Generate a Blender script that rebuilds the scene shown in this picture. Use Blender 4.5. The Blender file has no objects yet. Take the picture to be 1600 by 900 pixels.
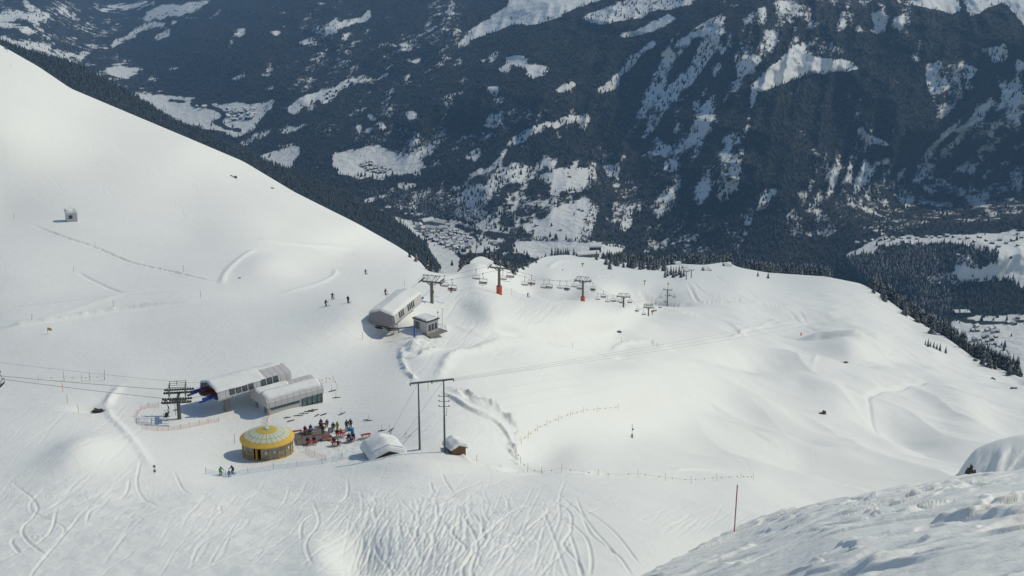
import bpy, bmesh, math, random
import numpy as np
from mathutils import Vector, Matrix

# ------------------------------------------------------------------ camera, world, sun, exposure
sc = bpy.context.scene
COL = sc.collection
F, CX, CY = 1600 * 50 / 36.0, 800.0, 450.0
PITCH = math.radians(-18.0)
cam_d = bpy.data.cameras.new('camera'); cam_d.lens = 50; cam_d.sensor_width = 36
cam_d.clip_start = 0.5; cam_d.clip_end = 60000
cam = bpy.data.objects.new('camera', cam_d); COL.objects.link(cam)
cam.location = (0, 0, 0); cam.rotation_euler = (math.radians(90) + PITCH, 0, 0)
sc.camera = cam

SUN_EL, SUN_AZ = math.radians(43), math.radians(65)      # azimuth measured from +Y towards +X
to_sun = Vector((math.sin(SUN_AZ) * math.cos(SUN_EL), math.cos(SUN_AZ) * math.cos(SUN_EL), math.sin(SUN_EL)))
w = bpy.data.worlds.new('World'); sc.world = w; w.use_nodes = True
nt = w.node_tree; nt.nodes.clear()
sky = nt.nodes.new('ShaderNodeTexSky'); sky.sky_type = 'NISHITA'; sky.sun_disc = False
sky.sun_elevation = SUN_EL; sky.sun_rotation = SUN_AZ; sky.altitude = 2000
bg = nt.nodes.new('ShaderNodeBackground'); bg.inputs[1].default_value = 0.145
wo = nt.nodes.new('ShaderNodeOutputWorld')
nt.links.new(sky.outputs[0], bg.inputs[0]); nt.links.new(bg.outputs[0], wo.inputs[0])
sd = bpy.data.lights.new('sun', 'SUN'); sd.energy = 2.8; sd.angle = math.radians(0.5); sd.color = (1.0, 0.95, 0.79)
so = bpy.data.objects.new('sun', sd); COL.objects.link(so)
so.rotation_euler = to_sun.to_track_quat('Z', 'Y').to_euler()
sc.view_settings.view_transform = 'Standard'; sc.view_settings.look = 'None'
sc.view_settings.exposure = -0.36; sc.view_settings.gamma = 1.0; sc.view_settings.use_curve_mapping = False
sc.cycles.use_denoising = True
sc.cycles.max_bounces = 5; sc.cycles.diffuse_bounces = 3; sc.cycles.volume_bounces = 0

HAZE = True
rng = np.random.default_rng(7)
random.seed(5)

# ------------------------------------------------------------------ pixel <-> world
sp, cp = math.sin(PITCH), math.cos(PITCH)
def ray(u, v):
    xc = (u - CX) / F; yc = (CY - v) / F
    return xc, cp - sp * yc, sp + cp * yc
def world(u, v, y):
    dx, dy, dz = ray(u, v)
    return y * dx / dy, y, y * dz / dy
def slope(v):
    _, dy, dz = ray(0, v); return -dz / dy
def W(u, v, y): return Vector(world(u, v, y))
def proj(p):
    x, y, z = p
    d = y * cp + z * sp; up = -y * sp + z * cp
    return CX + F * x / d, CY - F * up / d

# ------------------------------------------------------------------ noise
def _hash(ix, iy, seed):
    h = (ix.astype(np.int64) * 374761393 + iy.astype(np.int64) * 668265263 + seed * 1442695041) & 0xFFFFFFFF
    h = ((h ^ (h >> 13)) * 1274126177) & 0xFFFFFFFF
    return ((h ^ (h >> 16)) & 0xFFFF) / 65535.0
def vnoise(x, y, seed=0):
    ix = np.floor(x); iy = np.floor(y); fx = x - ix; fy = y - iy
    fx = fx * fx * fx * (fx * (fx * 6 - 15) + 10); fy = fy * fy * fy * (fy * (fy * 6 - 15) + 10)
    a = _hash(ix, iy, seed); b = _hash(ix + 1, iy, seed); c = _hash(ix, iy + 1, seed); d = _hash(ix + 1, iy + 1, seed)
    return (a + (b - a) * fx) * (1 - fy) + (c + (d - c) * fx) * fy
def fbm(x, y, oct=4, seed=0, gain=0.5):
    s = 0; a = 1; t = 0
    for k in range(oct):
        c, sn = math.cos(k * 1.1), math.sin(k * 1.1)
        s = s + a * (vnoise(x * c - y * sn, x * sn + y * c, seed + k * 17) * 2 - 1); t += a; a *= gain; x = x * 2.03; y = y * 2.03
    return s / t
def ridged(x, y, oct=4, seed=0):
    s = 0; a = 1; t = 0
    for k in range(oct):
        n = 1 - np.abs(vnoise(x, y, seed + k * 31) * 2 - 1); s = s + a * n * n; t += a; a *= .5; x = x * 2.07 + 3.1; y = y * 2.07 - 1.7
    return s / t
def sstep(a, b, x):
    t = np.clip((x - a) / (b - a), 0, 1); return t * t * (3 - 2 * t)

# ------------------------------------------------------------------ thin-plate fit of log depth over the view fan
class Depth:
    def __init__(s, pts, sm=2e-4, vs=1.6):
        P = np.array([(a, b) for a, b, _ in pts], float); s.vs = vs
        s.c = P / 400.0; s.c[:, 1] *= vs
        L = np.log([p[2] for p in pts]); n = len(pts)
        A = np.zeros((n + 3, n + 3)); A[:n, :n] = s.k(s.c[:, None, :] - s.c[None]) + np.eye(n) * sm
        A[:n, n] = 1; A[:n, n + 1:] = s.c; A[n, :n] = 1; A[n + 1:, :n] = s.c.T
        s.w = np.linalg.solve(A, np.concatenate([L, [0, 0, 0]]))
    def k(s, d):
        r2 = (d ** 2).sum(-1); return 0.5 * r2 * np.log(r2 + 1e-12)
    def __call__(s, u, v):
        u = np.asarray(u, float); v = np.asarray(v, float); sh = np.broadcast(u, v).shape
        q = np.stack([np.broadcast_to(u, sh).ravel() / 400, np.broadcast_to(v, sh).ravel() / 400 * s.vs], -1)
        out = np.empty(len(q)); n = len(s.c)
        for i in range(0, len(q), 60000):
            qq = q[i:i + 60000]
            out[i:i + 60000] = s.k(qq[:, None, :] - s.c[None]) @ s.w[:n] + s.w[n] + qq @ s.w[n + 1:]
        return np.exp(out).reshape(sh)

def interp(pts, u):
    a = np.array(pts, float); return np.interp(u, a[:, 0], a[:, 1])

def grid_mesh(name, X, Y, Z, mat, attrs=None, smooth=True):
    R, C = X.shape
    me = bpy.data.meshes.new(name)
    co = np.stack([X, Y, Z], -1).reshape(-1, 3).astype(np.float32)
    idx = np.arange(R * C).reshape(R, C)
    q = np.stack([idx[1:, :-1], idx[1:, 1:], idx[:-1, 1:], idx[:-1, :-1]], -1).reshape(-1, 4)
    me.vertices.add(len(co)); me.vertices.foreach_set('co', co.ravel())
    me.loops.add(q.size); me.loops.foreach_set('vertex_index', q.ravel().astype(np.int32))
    me.polygons.add(len(q)); me.polygons.foreach_set('loop_start', (np.arange(len(q)) * 4).astype(np.int32))
    me.polygons.foreach_set('loop_total', np.full(len(q), 4, np.int32))
    me.polygons.foreach_set('use_smooth', np.full(len(q), smooth))
    me.update(calc_edges=True)
    for k, a in (attrs or {}).items():
        at = me.attributes.new(k, 'FLOAT', 'POINT'); at.data.foreach_set('value', a.ravel().astype(np.float32))
    me.materials.append(mat)
    o = bpy.data.objects.new(name, me); COL.objects.link(o)
    return o

# ------------------------------------------------------------------ materials
def new_mat(name):
    m = bpy.data.materials.new(name); m.use_nodes = True
    n = m.node_tree; b = n.nodes['Principled BSDF']
    return m, n, b
def N(n, t, **kw):
    x = n.nodes.new(t)
    for k, v in kw.items(): setattr(x, k, v)
    return x
_mats = {}
def pm(name, col, rough=.6, metal=0, var=.12, scale=3.0, bump=0.0, trans=0, stripes=None):
    """painted / plain procedural material: base colour broken by noise"""
    if name in _mats: return _mats[name]
    m, n, b = new_mat(name); L = n.links.new
    tc = N(n, 'ShaderNodeTexCoord'); no = N(n, 'ShaderNodeTexNoise'); no.inputs['Scale'].default_value = scale; no.inputs['Detail'].default_value = 5
    L(tc.outputs['Object'], no.inputs['Vector'])
    mx = N(n, 'ShaderNodeMix', data_type='RGBA')
    c = list(col) + [1]
    mx.inputs[6].default_value = [x * (1 - var) for x in col] + [1]; mx.inputs[7].default_value = [min(1, x * (1 + var)) for x in col] + [1]
    L(no.outputs[0], mx.inputs[0])
    out = mx.outputs[2]
    if stripes:                                   # (axis, period, darkness): panel joints, boards
        ax, per, dk = stripes
        se = N(n, 'ShaderNodeSeparateXYZ'); L(tc.outputs['Object'], se.inputs[0])
        dv = N(n, 'ShaderNodeMath', operation='DIVIDE'); L(se.outputs[ax], dv.inputs[0]); dv.inputs[1].default_value = per
        fr = N(n, 'ShaderNodeMath', operation='FRACT'); L(dv.outputs[0], fr.inputs[0])
        lt = N(n, 'ShaderNodeMath', operation='LESS_THAN'); L(fr.outputs[0], lt.inputs[0]); lt.inputs[1].default_value = .1
        m2 = N(n, 'ShaderNodeMix', data_type='RGBA'); L(lt.outputs[0], m2.inputs[0]); L(out, m2.inputs[6])
        m2.inputs[7].default_value = [x * dk for x in col] + [1]; out = m2.outputs[2]
    L(out, b.inputs['Base Color'])
    b.inputs['Roughness'].default_value = rough; b.inputs['Metallic'].default_value = metal
    if trans: b.inputs['Transmission Weight'].default_value = trans
    if bump:
        bp = N(n, 'ShaderNodeBump'); bp.inputs['Strength'].default_value = .5; bp.inputs['Distance'].default_value = bump
        L(no.outputs[0], bp.inputs['Height']); L(bp.outputs[0], b.inputs['Normal'])
    _mats[name] = m
    return m

SNOW = (.83, .82, .745)
def snow_mat(name, bumps, attr=None):
    """snow: nearly white, several noise bumps (scale 1/m, height m)"""
    m, n, b = new_mat(name); L = n.links.new
    tc = N(n, 'ShaderNodeTexCoord'); last = None
    for (s, d, det) in bumps:
        no = N(n, 'ShaderNodeTexNoise'); no.inputs['Scale'].default_value = s; no.inputs['Detail'].default_value = det
        L(tc.outputs['Object'], no.inputs['Vector'])
        bp = N(n, 'ShaderNodeBump'); bp.inputs['Strength'].default_value = 1.0; bp.inputs['Distance'].default_value = d
        L(no.outputs[0], bp.inputs['Height'])
        if last: L(last.outputs[0], bp.inputs['Normal'])
        last = bp
    L(last.outputs[0], b.inputs['Normal'])
    no = N(n, 'ShaderNodeTexNoise'); no.inputs['Scale'].default_value = .05; no.inputs['Detail'].default_value = 6
    L(tc.outputs['Object'], no.inputs['Vector'])
    mx = N(n, 'ShaderNodeMix', data_type='RGBA'); L(no.outputs[0], mx.inputs[0])
    mx.inputs[6].default_value = [c * .965 for c in SNOW] + [1]; mx.inputs[7].default_value = [min(1, c * 1.035) for c in SNOW] + [1]
    L(mx.outputs[2], b.inputs['Base Color']); b.inputs['Roughness'].default_value = .75
    b.inputs['Specular IOR Level'].default_value = .25
    return m
m_snow = snow_mat('snow', [(.35, .13, 5), (2.2, .07, 4)])
m_snow_near = snow_mat('snow_wind_packed', [(3.0, .05, 5), (18., .006, 3)])
m_cap = snow_mat('roof_snow', [(.8, .10, 3)])

def ground_mat(name, scl, brush=(.010, .013, .012), fleck=.5):
    """mountain ground: snow where the 'snow' attribute says so, broken by noise, dark wood and rock elsewhere"""
    m, n, b = new_mat(name); L = n.links.new
    tc = N(n, 'ShaderNodeTexCoord'); at = N(n, 'ShaderNodeAttribute'); at.attribute_name = 'snow'
    no = N(n, 'ShaderNodeTexNoise'); no.inputs['Scale'].default_value = scl; no.inputs['Detail'].default_value = 8; no.inputs['Roughness'].default_value = .72
    L(tc.outputs['Object'], no.inputs['Vector'])
    ad = N(n, 'ShaderNodeMath', operation='MULTIPLY_ADD'); L(no.outputs[0], ad.inputs[0]); ad.inputs[1].default_value = 1.5; L(at.outputs['Fac'], ad.inputs[2])
    mr = N(n, 'ShaderNodeMapRange'); mr.interpolation_type = 'SMOOTHSTEP'; L(ad.outputs[0], mr.inputs[0])
    mr.inputs[1].default_value = 1.14; mr.inputs[2].default_value = 1.36
    n2 = N(n, 'ShaderNodeTexNoise'); n2.inputs['Scale'].default_value = scl * 3; n2.inputs['Detail'].default_value = 4; L(tc.outputs['Object'], n2.inputs['Vector'])
    dk = N(n, 'ShaderNodeMix', data_type='RGBA'); L(n2.outputs[0], dk.inputs[0]); dk.inputs[6].default_value = list(brush) + [1]; dk.inputs[7].default_value = (.045, .036, .030, 1)
    mx = N(n, 'ShaderNodeMix', data_type='RGBA'); L(mr.outputs[0], mx.inputs[0]); L(dk.outputs[2], mx.inputs[6]); mx.inputs[7].default_value = list(SNOW) + [1]
    L(mx.outputs[2], b.inputs['Base Color']); b.inputs['Roughness'].default_value = .85; b.inputs['Specular IOR Level'].default_value = .15
    bp = N(n, 'ShaderNodeBump'); bp.inputs['Distance'].default_value = 14; bp.inputs['Strength'].default_value = .7; L(n2.outputs[0], bp.inputs['Height']); L(bp.outputs[0], b.inputs['Normal'])
    return m
m_far = ground_mat('mountain_ground', .012)

# ------------------------------------------------------------------ MID TERRAIN : the ski slopes
SIL = [(-320, -60), (-200, -10), (0, 70), (60, 104), (110, 138), (200, 176), (300, 218), (380, 252), (460, 300), (560, 350), (620, 384),
       (655, 407), (668, 424), (700, 429), (722, 423), (737, 405), (752, 399), (770, 408), (800, 424), (830, 412), (850, 401), (880, 398), (915, 400), (960, 408),
       (1000, 414), (1035, 416), (1060, 412), (1100, 414), (1135, 409), (1155, 418), (1200, 426), (1290, 432), (1345, 443), (1372, 457), (1400, 478),
       (1430, 500), (1480, 528), (1520, 558), (1600, 592), (1750, 650), (1950, 720)]
MIDP = [  # u, v, y
 (0, 70, 560), (0, 200, 480), (0, 335, 440), (-250, 0, 560), (-250, 330, 430), (-250, 600, 270), (-250, 900, 150), (112, 345, 432), (150, 250, 500), (150, 160, 560),
 (300, 218, 565), (300, 300, 500), (300, 365, 438), (460, 300, 565), (440, 360, 480), (560, 350, 565), (540, 395, 500), (655, 408, 545), (620, 412, 500),
 (400, 385, 425), (520, 425, 425), (571, 428, 430), (640, 430, 440), (300, 430, 362), (0, 400, 374), (0, 450, 336), (0, 520, 299), (0, 600, 265), (0, 680, 226), (0, 750, 198), (0, 830, 166), (0, 900, 142), (0, 1000, 118),
 (200, 520, 302), (200, 590, 268), (200, 640, 252), (281, 660, 246), (120, 690, 224), (250, 735, 212), (418, 715, 231), (350, 745, 216), (450, 640, 254), (300, 780, 188), (300, 900, 138), (300, 1000, 115),
 (400, 500, 312), (544, 469, 330), (520, 560, 288), (600, 525, 311), (640, 480, 328), (675, 475, 348), (560, 700, 234), (700, 702, 228), (560, 735, 216), (700, 745, 210), (600, 790, 182), (600, 850, 152), (530, 900, 130), (700, 900, 124), (600, 1000, 105), (850, 900, 126), (850, 1000, 105),
 (640, 560, 288), (700, 620, 262), (700, 540, 308), (700, 505, 325), (720, 480, 352), (700, 452, 392), (735, 455, 388), (742, 440, 445), (668, 428, 470), (700, 438, 450), (780, 460, 398), (800, 520, 336), (800, 600, 288), (800, 690, 250), (820, 740, 228), (850, 800, 176),
 (700, 430, 500), (722, 426, 600), (752, 400, 900), (770, 418, 720), (800, 427, 900), (850, 402, 1550), (915, 402, 1850), (820, 444, 720), (860, 430, 1000), (900, 445, 900),
 (845, 466, 480), (910, 470, 520), (900, 500, 418), (974, 483, 650), (960, 520, 520), (900, 560, 362), (900, 640, 308), (900, 720, 250), (970, 465, 900), (950, 430, 1300),
 (1013, 494, 850), (1010, 510, 640), (1043, 476, 1000), (1000, 440, 1250), (1000, 415, 1750), (1075, 432, 1400), (1060, 416, 1800), (1135, 411, 1900), (1150, 440, 1350), (1200, 428, 1700),
 (1000, 560, 438), (1000, 620, 372), (987, 685, 330), (1000, 745, 248), (1000, 800, 190), (1000, 870, 142), (1000, 1000, 108), (1100, 540, 660), (1100, 500, 900), (1100, 580, 560), (1100, 640, 455), (1100, 700, 360), (1100, 780, 235), (1180, 742, 310),
 (1170, 600, 620), (1170, 560, 740), (1250, 800, 250), (1250, 720, 410), (1285, 650, 560), (1250, 600, 680), (1250, 555, 800), (1253, 516, 980), (1250, 470, 1250), (1290, 433, 1600), (1200, 880, 170), (1250, 1000, 120),
 (1350, 530, 950), (1400, 560, 930), (1350, 480, 1250), (1372, 460, 1450), (1430, 503, 1350), (1450, 560, 1020), (1480, 530, 1250), (1450, 620, 770), (1450, 700, 520), (1450, 800, 300), (1600, 595, 1080), (1600, 660, 720), (1600, 730, 480), (1600, 900, 220), (1520, 560, 1180), (1900, 720, 700), (1900, 900, 250), (1850, 1000, 160)]
D_mid = Depth(MIDP)

us = np.arange(-300, 1905, 1.7)
NR = 610
tt = np.linspace(0, 1, NR) ** 0.93
Sv = interp(SIL, us)
Sv = np.convolve(np.pad(Sv, 4, 'edge'), np.ones(9) / 9, 'valid')
U = np.broadcast_to(us[None], (NR, len(us))).copy()
V = Sv[None] + tt[:, None] * (1080 - Sv[None])
Yd = D_mid(U, V)
Yd0 = Yd.copy()
X, Yw, Z = world(U, V, Yd)

def along(pts, n=60):
    """smooth curve through pixel points (Catmull-Rom)"""
    p = np.array(pts, float)
    if len(p) < 3:
        t = np.linspace(0, 1, n)[:, None]; return p[0] * (1 - t) + p[-1] * t
    p = np.vstack([2 * p[0] - p[1], p, 2 * p[-1] - p[-2]]); out = []
    k = max(4, n // (len(p) - 3))
    for i in range(1, len(p) - 2):
        t = np.linspace(0, 1, k, endpoint=False)[:, None]
        out.append(.5 * ((2 * p[i]) + (-p[i - 1] + p[i + 1]) * t + (2 * p[i - 1] - 5 * p[i] + 4 * p[i + 1] - p[i + 2]) * t ** 2 + (-p[i - 1] + 3 * p[i] - 3 * p[i + 1] + p[i + 2]) * t ** 3))
    out.append(p[-2][None]); return np.vstack(out)
dZ = np.zeros_like(Z)
def vrow(u, v):
    c = int(np.clip((u + 300) / 1.7, 0, len(us) - 1)); t = np.clip((v - Sv[c]) / (1080 - Sv[c]), 0, 1); return c, int(t ** (1 / .93) * (NR - 1))
def carve(pts, width, depth, rim=0.0, rough=0.0, n=60, onesided=0, fade=True, seed=0):
    """press a track (depth<0) or raise a bank (depth>0) of real width along a curve on the snow"""
    c = along(pts, n); yy = D_mid(c[:, 0], c[:, 1]); cx, cy, cz = world(c[:, 0], c[:, 1], yy)
    pad_u = 4 + (width * 3) * F / yy.min(); pad_v = 4 + (width * 3) * .5 * F / yy.min()
    c0 = max(0, int((c[:, 0].min() - pad_u + 300) / 1.7)); c1 = min(len(us), int((c[:, 0].max() + pad_u + 300) / 1.7) + 1)
    if c1 <= c0: return
    sub = slice(c0, c1)
    rows = (V[:, sub] >= c[:, 1].min() - pad_v).any(1) & (V[:, sub] <= c[:, 1].max() + pad_v).any(1)
    if not rows.any(): return
    r0, r1 = np.where(rows)[0][[0, -1]]; r1 += 1
    gx = X[r0:r1, sub]; gy = Yw[r0:r1, sub]
    best = np.full(gx.shape, 1e9); tpar = np.zeros(gx.shape); side = np.zeros(gx.shape)
    for i in range(len(c) - 1):
        ax, ay, bx, by = cx[i], cy[i], cx[i + 1], cy[i + 1]; ex, ey = bx - ax, by - ay; l2 = ex * ex + ey * ey + 1e-9
        t = np.clip(((gx - ax) * ex + (gy - ay) * ey) / l2, 0, 1)
        d2 = (gx - ax - t * ex) ** 2 + (gy - ay - t * ey) ** 2
        mk = d2 < best; best = np.where(mk, d2, best); tpar = np.where(mk, (i + t) / (len(c) - 1), tpar)
        side = np.where(mk, np.sign(ex * (gy - ay) - ey * (gx - ax)), side)
    r = np.sqrt(best) / width
    h = depth * np.exp(-r ** 2 * 1.5) + rim * np.exp(-(r - 1.6) ** 2 * 3)
    if onesided: h = depth * np.where(side * onesided > 0, np.exp(-r * .55), np.exp(-r ** 2 * 5))
    if rough: h = h * (1 + rough * fbm(gx / width * .6, gy / width * .6, 3, seed + 5))
    if fade: h = h * np.clip(np.minimum(tpar, 1 - tpar) * 8, 0, 1)
    dZ[r0:r1, sub] += h

# broad undulation, away from the groomed piste
def blob(u0, v0, ru, rv, rot=0):
    c, s = math.cos(math.radians(rot)), math.sin(math.radians(rot)); a = (U - u0) * c + (V - v0) * s; b = -(U - u0) * s + (V - v0) * c
    return np.exp(-((a / ru) ** 2 + (b / rv) ** 2))
piste = np.clip(blob(330, 560, 260, 90, -12) + blob(600, 600, 130, 120) + blob(250, 640, 170, 60) + blob(420, 700, 210, 35) + blob(500, 470, 130, 60) + blob(720, 690, 90, 45), 0, 1)
wild = 1 - .93 * piste
scaleY = np.clip(Yd / 400, .35, 2.5)
dZ += wild * (1.1 * scaleY ** 1.3) * fbm(X / 46, Yw / 60, 3, 3) * sstep(430, 520, V + (U < 620) * -40)
dZ += wild * (.30 * scaleY) * fbm(X / 14, Yw / 19, 3, 9) * sstep(300, 600, V)
right = sstep(1000, 1250, U) * sstep(430, 500, V)
dZ += right * (9.5 * (ridged(X / 150 + .3, Yw / 210, 3, 40) - .5) + 2.2 * fbm(X / 48, Yw / 75, 3, 43)) * sstep(2100, 900, Yd)
dZ += .06 * fbm(X / 2.4, Yw / 4, 3, 21) * wild * sstep(420, 150, Yd)
# hollows and bumps
def hump(u0, v0, ru, rv, h, rot=0): 
    global dZ
    dZ += h * blob(u0, v0, ru, rv, rot)
hump(130, 715, 60, 26, 2.6, -15); hump(215, 775, 110, 22, -.8, -8); hump(560, 862, 40, 30, -2.4); hump(500, 872, 34, 50, .5); hump(650, 880, 60, 30, -.7)
hump(140, 638, 28, 5, -1.2); hump(850, 700, 45, 26, -2.2); hump(640, 732, 80, 12, 1.2); hump(1330, 556, 85, 13, -9, 10); hump(600, 712, 50, 8, .8)
hump(1290, 610, 90, 14, 6, 20); hump(1200, 575, 60, 9, -6, 10); hump(1180, 640, 120, 14, 5, 28); hump(1400, 660, 90, 16, -8, 25); hump(1500, 640, 60, 22, 7, 30)
hump(855, 444, 50, 11, -15, 8); hump(1010, 458, 50, 8, -14, 8); hump(745, 425, 30, 8, 4, 0); hump(940, 405, 40, 4, 3); hump(420, 420, 45, 22, 2.0, 0); hump(200, 470, 160, 12, 1.0, -4)
hump(1120, 590, 60, 18, 3, 20); hump(700, 570, 60, 22, 1.6, 10); hump(650, 545, 25, 8, .7, 10); hump(1075, 465, 60, 8, -4)

# banks, cat roads, cornices (pixel curves laid on the slope)
carve([(690, 612), (735, 642), (775, 662), (800, 690), (812, 720)], 1.0, .95, rough=.3, onesided=1)
carve([(700, 606), (745, 631), (790, 652), (818, 688)], 1.7, .6, rough=2.5, seed=3); carve([(715, 608), (760, 634), (800, 655), (822, 680)], 1.2, .45, rough=3, seed=13)
carve([(790, 655), (812, 672), (800, 700), (812, 728)], 1.1, .5, rough=2.5, seed=4)
carve([(625, 545), (632, 575), (648, 596)], .8, .5, rough=1.5, seed=6)
carve([(632, 555), (650, 540), (668, 535)], 1.6, .5, rough=3, seed=7); carve([(628, 552), (640, 562), (660, 560), (690, 548)], 1.4, .4, rough=3, seed=17)
carve([(0, 513), (80, 500), (170, 487), (315, 470)], 1.1, .7, rough=.5); carve([(0, 505), (100, 490), (235, 454)], .8, .25); carve([(20, 480), (120, 474), (250, 462), (290, 460)], .8, .25)
carve([(345, 445), (355, 425), (385, 400), (400, 392)], 1.0, .4); carve([(440, 460), (490, 446), (520, 432), (525, 420)], .9, .35)
carve([(120, 425), (155, 443), (195, 462)], .6, -.35); carve([(45, 350), (105, 372), (150, 387), (205, 410), (270, 425), (345, 443)], .6, -.5, .15, rough=.8)
carve([(400, 372), (430, 378), (500, 385), (560, 388)], 1.2, .5)
carve([(185, 600), (168, 640), (192, 672), (215, 700), (240, 735)], 1.0, .35, rough=.6); carve([(150, 637), (170, 628), (192, 600)], 1.0, .3)
carve([(640, 525), (700, 512), (768, 526), (790, 522)], 2.0, .6, rough=.7); carve([(680, 600), (710, 565), (745, 550), (790, 534), (830, 531)], 1.6, .9, rough=.3)
carve([(830, 520), (880, 530), (915, 545), (955, 560), (985, 560)], 1.4, -1.0, .5, rough=.8); carve([(955, 552), (975, 537), (1010, 536), (1030, 545), (1060, 555)], 1.6, 1.2, rough=.5)
carve([(1140, 533), (1165, 515), (1190, 503), (1225, 497)], 1.4, .9); carve([(1010, 480), (1060, 485), (1130, 500), (1175, 535)], 3.0, 1.5)
carve([(1072, 440), (1090, 462), (1120, 466), (1165, 470), (1210, 480), (1235, 488), (1255, 500)], 1.6, -1.1, .5, rough=.4)
carve([(1078, 438), (1100, 455), (1130, 462), (1200, 474), (1245, 486), (1262, 497)], 1.3, -.8, .3, rough=.4)
carve([(1250, 505), (1285, 514), (1340, 517), (1400, 525), (1480, 545)], 1.8, -1.2, .3, rough=.5); carve([(1115, 428), (1130, 440), (1165, 452), (1185, 470)], 1.2, -.6)
carve([(1255, 527), (1290, 528), (1330, 533), (1370, 545), (1405, 557)], 11, 5.5, rough=.4, onesided=1, n=30)
carve([(1265, 585), (1280, 560), (1300, 557), (1340, 560), (1395, 566)], 1.8, .6, rough=.3); pass
carve([(1350, 625), (1372, 612), (1400, 610), (1460, 606)], 2.0, -1.4); carve([(1355, 620), (1365, 645), (1385, 665)], 1.5, -1.0)
carve([(800, 440), (830, 448), (850, 460), (875, 462)], 2.4, -2.6, .5); carve([(998, 448), (1020, 455), (1050, 462), (1090, 466)], 2.6, -2.6, .6)
carve([(855, 420), (875, 408), (905, 410)], 3, 1.2); carve([(905, 425), (930, 432), (960, 432)], 2.6, -1.4)
carve([(520, 722), (560, 716), (600, 714), (700, 704), (740, 728)], .7, .5, rough=.2); carve([(1050, 738), (1100, 736), (1130, 737)], .9, .5)
carve([(740, 725), (780, 735), (850, 738), (980, 742)], 1.1, -.5, .3, rough=1.2)
carve([(1030, 618), (1090, 640), (1150, 672), (1230, 708)], 1.6, .9); carve([(900, 590), (1000, 600), (1080, 620), (1150, 660), (1300, 730)], 8, 2.2)

# ski tracks
def bank_of(tr, wid, dep, rim):
    carve(tr, wid, dep, rim, n=36, fade=True)
for tr in ([(872, 770), (905, 800), (925, 835), (965, 865), (990, 900)], [(900, 775), (915, 810), (950, 850), (962, 868)], [(845, 795), (885, 812), (915, 838), (924, 870), (922, 900)],
           [(850, 798), (892, 822), (880, 850), (905, 880), (912, 905)], [(890, 830), (902, 870), (908, 900)], [(905, 790), (960, 830), (1000, 880)], [(860, 780), (890, 800), (893, 825)],
           [(700, 905), (735, 868), (745, 845), (800, 800), (850, 780)], [(0, 820), (60, 808), (110, 790), (180, 762), (260, 740)], [(220, 720), (215, 760), (245, 790)], [(270, 735), (290, 765), (330, 775), (360, 782)],
           [(520, 905), (600, 860), (660, 842), (740, 820)], [(16, 850), (30, 862), (20, 842), (80, 838)], [(290, 900), (380, 862), (480, 832), (560, 820)], [(690, 742), (700, 758), (708, 768)], [(672, 752), (678, 768), (700, 772)]):
    bank_of(tr, .2, -.16, .04)
def flock(n, poly, ang, spread, ln, wid, dep, seed, wob=8):
    r = random.Random(seed)
    (a, b, c, d) = poly
    for _ in range(n):
        u0, v0 = r.uniform(a, c), r.uniform(b, d); an = math.radians(ang + r.uniform(-spread, spread)); l = r.uniform(.5, 1) * ln
        e = (math.cos(an), math.sin(an)); nrm = (-e[1], e[0]); k = r.uniform(-wob, wob); k2 = r.uniform(-wob, wob)
        pts = [(u0, v0), (u0 + e[0] * l / 3 + nrm[0] * k, v0 + e[1] * l / 3 + nrm[1] * k), (u0 + e[0] * l * .66 + nrm[0] * k2, v0 + e[1] * l * .66 + nrm[1] * k2), (u0 + e[0] * l, v0 + e[1] * l)]
        carve(pts, wid * r.uniform(.7, 1.4), dep * r.uniform(.12, .75), -dep * .15, n=15, rough=.35, seed=r.randint(0, 99))
flock(150, (540, 755, 900, 850), 122, 22, 130, .16, -.12, 1, 4)
flock(60, (520, 770, 860, 880), 60, 25, 40, .16, -.10, 41, 4)
flock(60, (560, 760, 760, 830), 95, 25, 50, .22, -.15, 31, 4)
flock(130, (460, 742, 980, 790), 172, 16, 120, .2, -.11, 2, 5)
flock(100, (200, 750, 560, 860), 150, 30, 90, .2, -.08, 3, 4)
flock(110, (-20, 620, 270, 760), 152, 20, 110, .22, -.07, 4, 4)
flock(80, (-20, 740, 320, 870), 166, 16, 130, .2, -.07, 5, 4)
flock(22, (20, 200, 330, 330), 60, 12, 30, .3, -.10, 6, 3)
flock(50, (640, 500, 900, 590), 150, 25, 60, .3, -.12, 7, 6)
flock(50, (700, 445, 900, 500), 140, 18, 50, .35, -.14, 8, 4)
flock(24, (440, 350, 620, 410), 35, 12, 60, .35, -.10, 9, 3)
flock(26, (1040, 790, 1200, 820), 152, 10, 60, .18, -.09, 10, 4)
flock(26, (1000, 520, 1500, 720), 30, 20, 80, .45, -.14, 11, 8)
flock(60, (240, 470, 640, 640), 158, 12, 120, .25, -.05, 12, 3)
flock(30, (440, 640, 800, 740), 130, 20, 60, .2, -.05, 14, 4)
dZ += np.clip(blob(720, 840, 190, 60) + .35 * blob(150, 730, 200, 70), 0, 1) * .10 * (ridged(X / 3.2 + .2 * Yw, Yw / 8, 3, 71) - .5)
dZ += sstep(745, 775, V) * sstep(1000, 850, U) * .2 * fbm(X / 3.2, Yw / 4.2, 3, 77)
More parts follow.
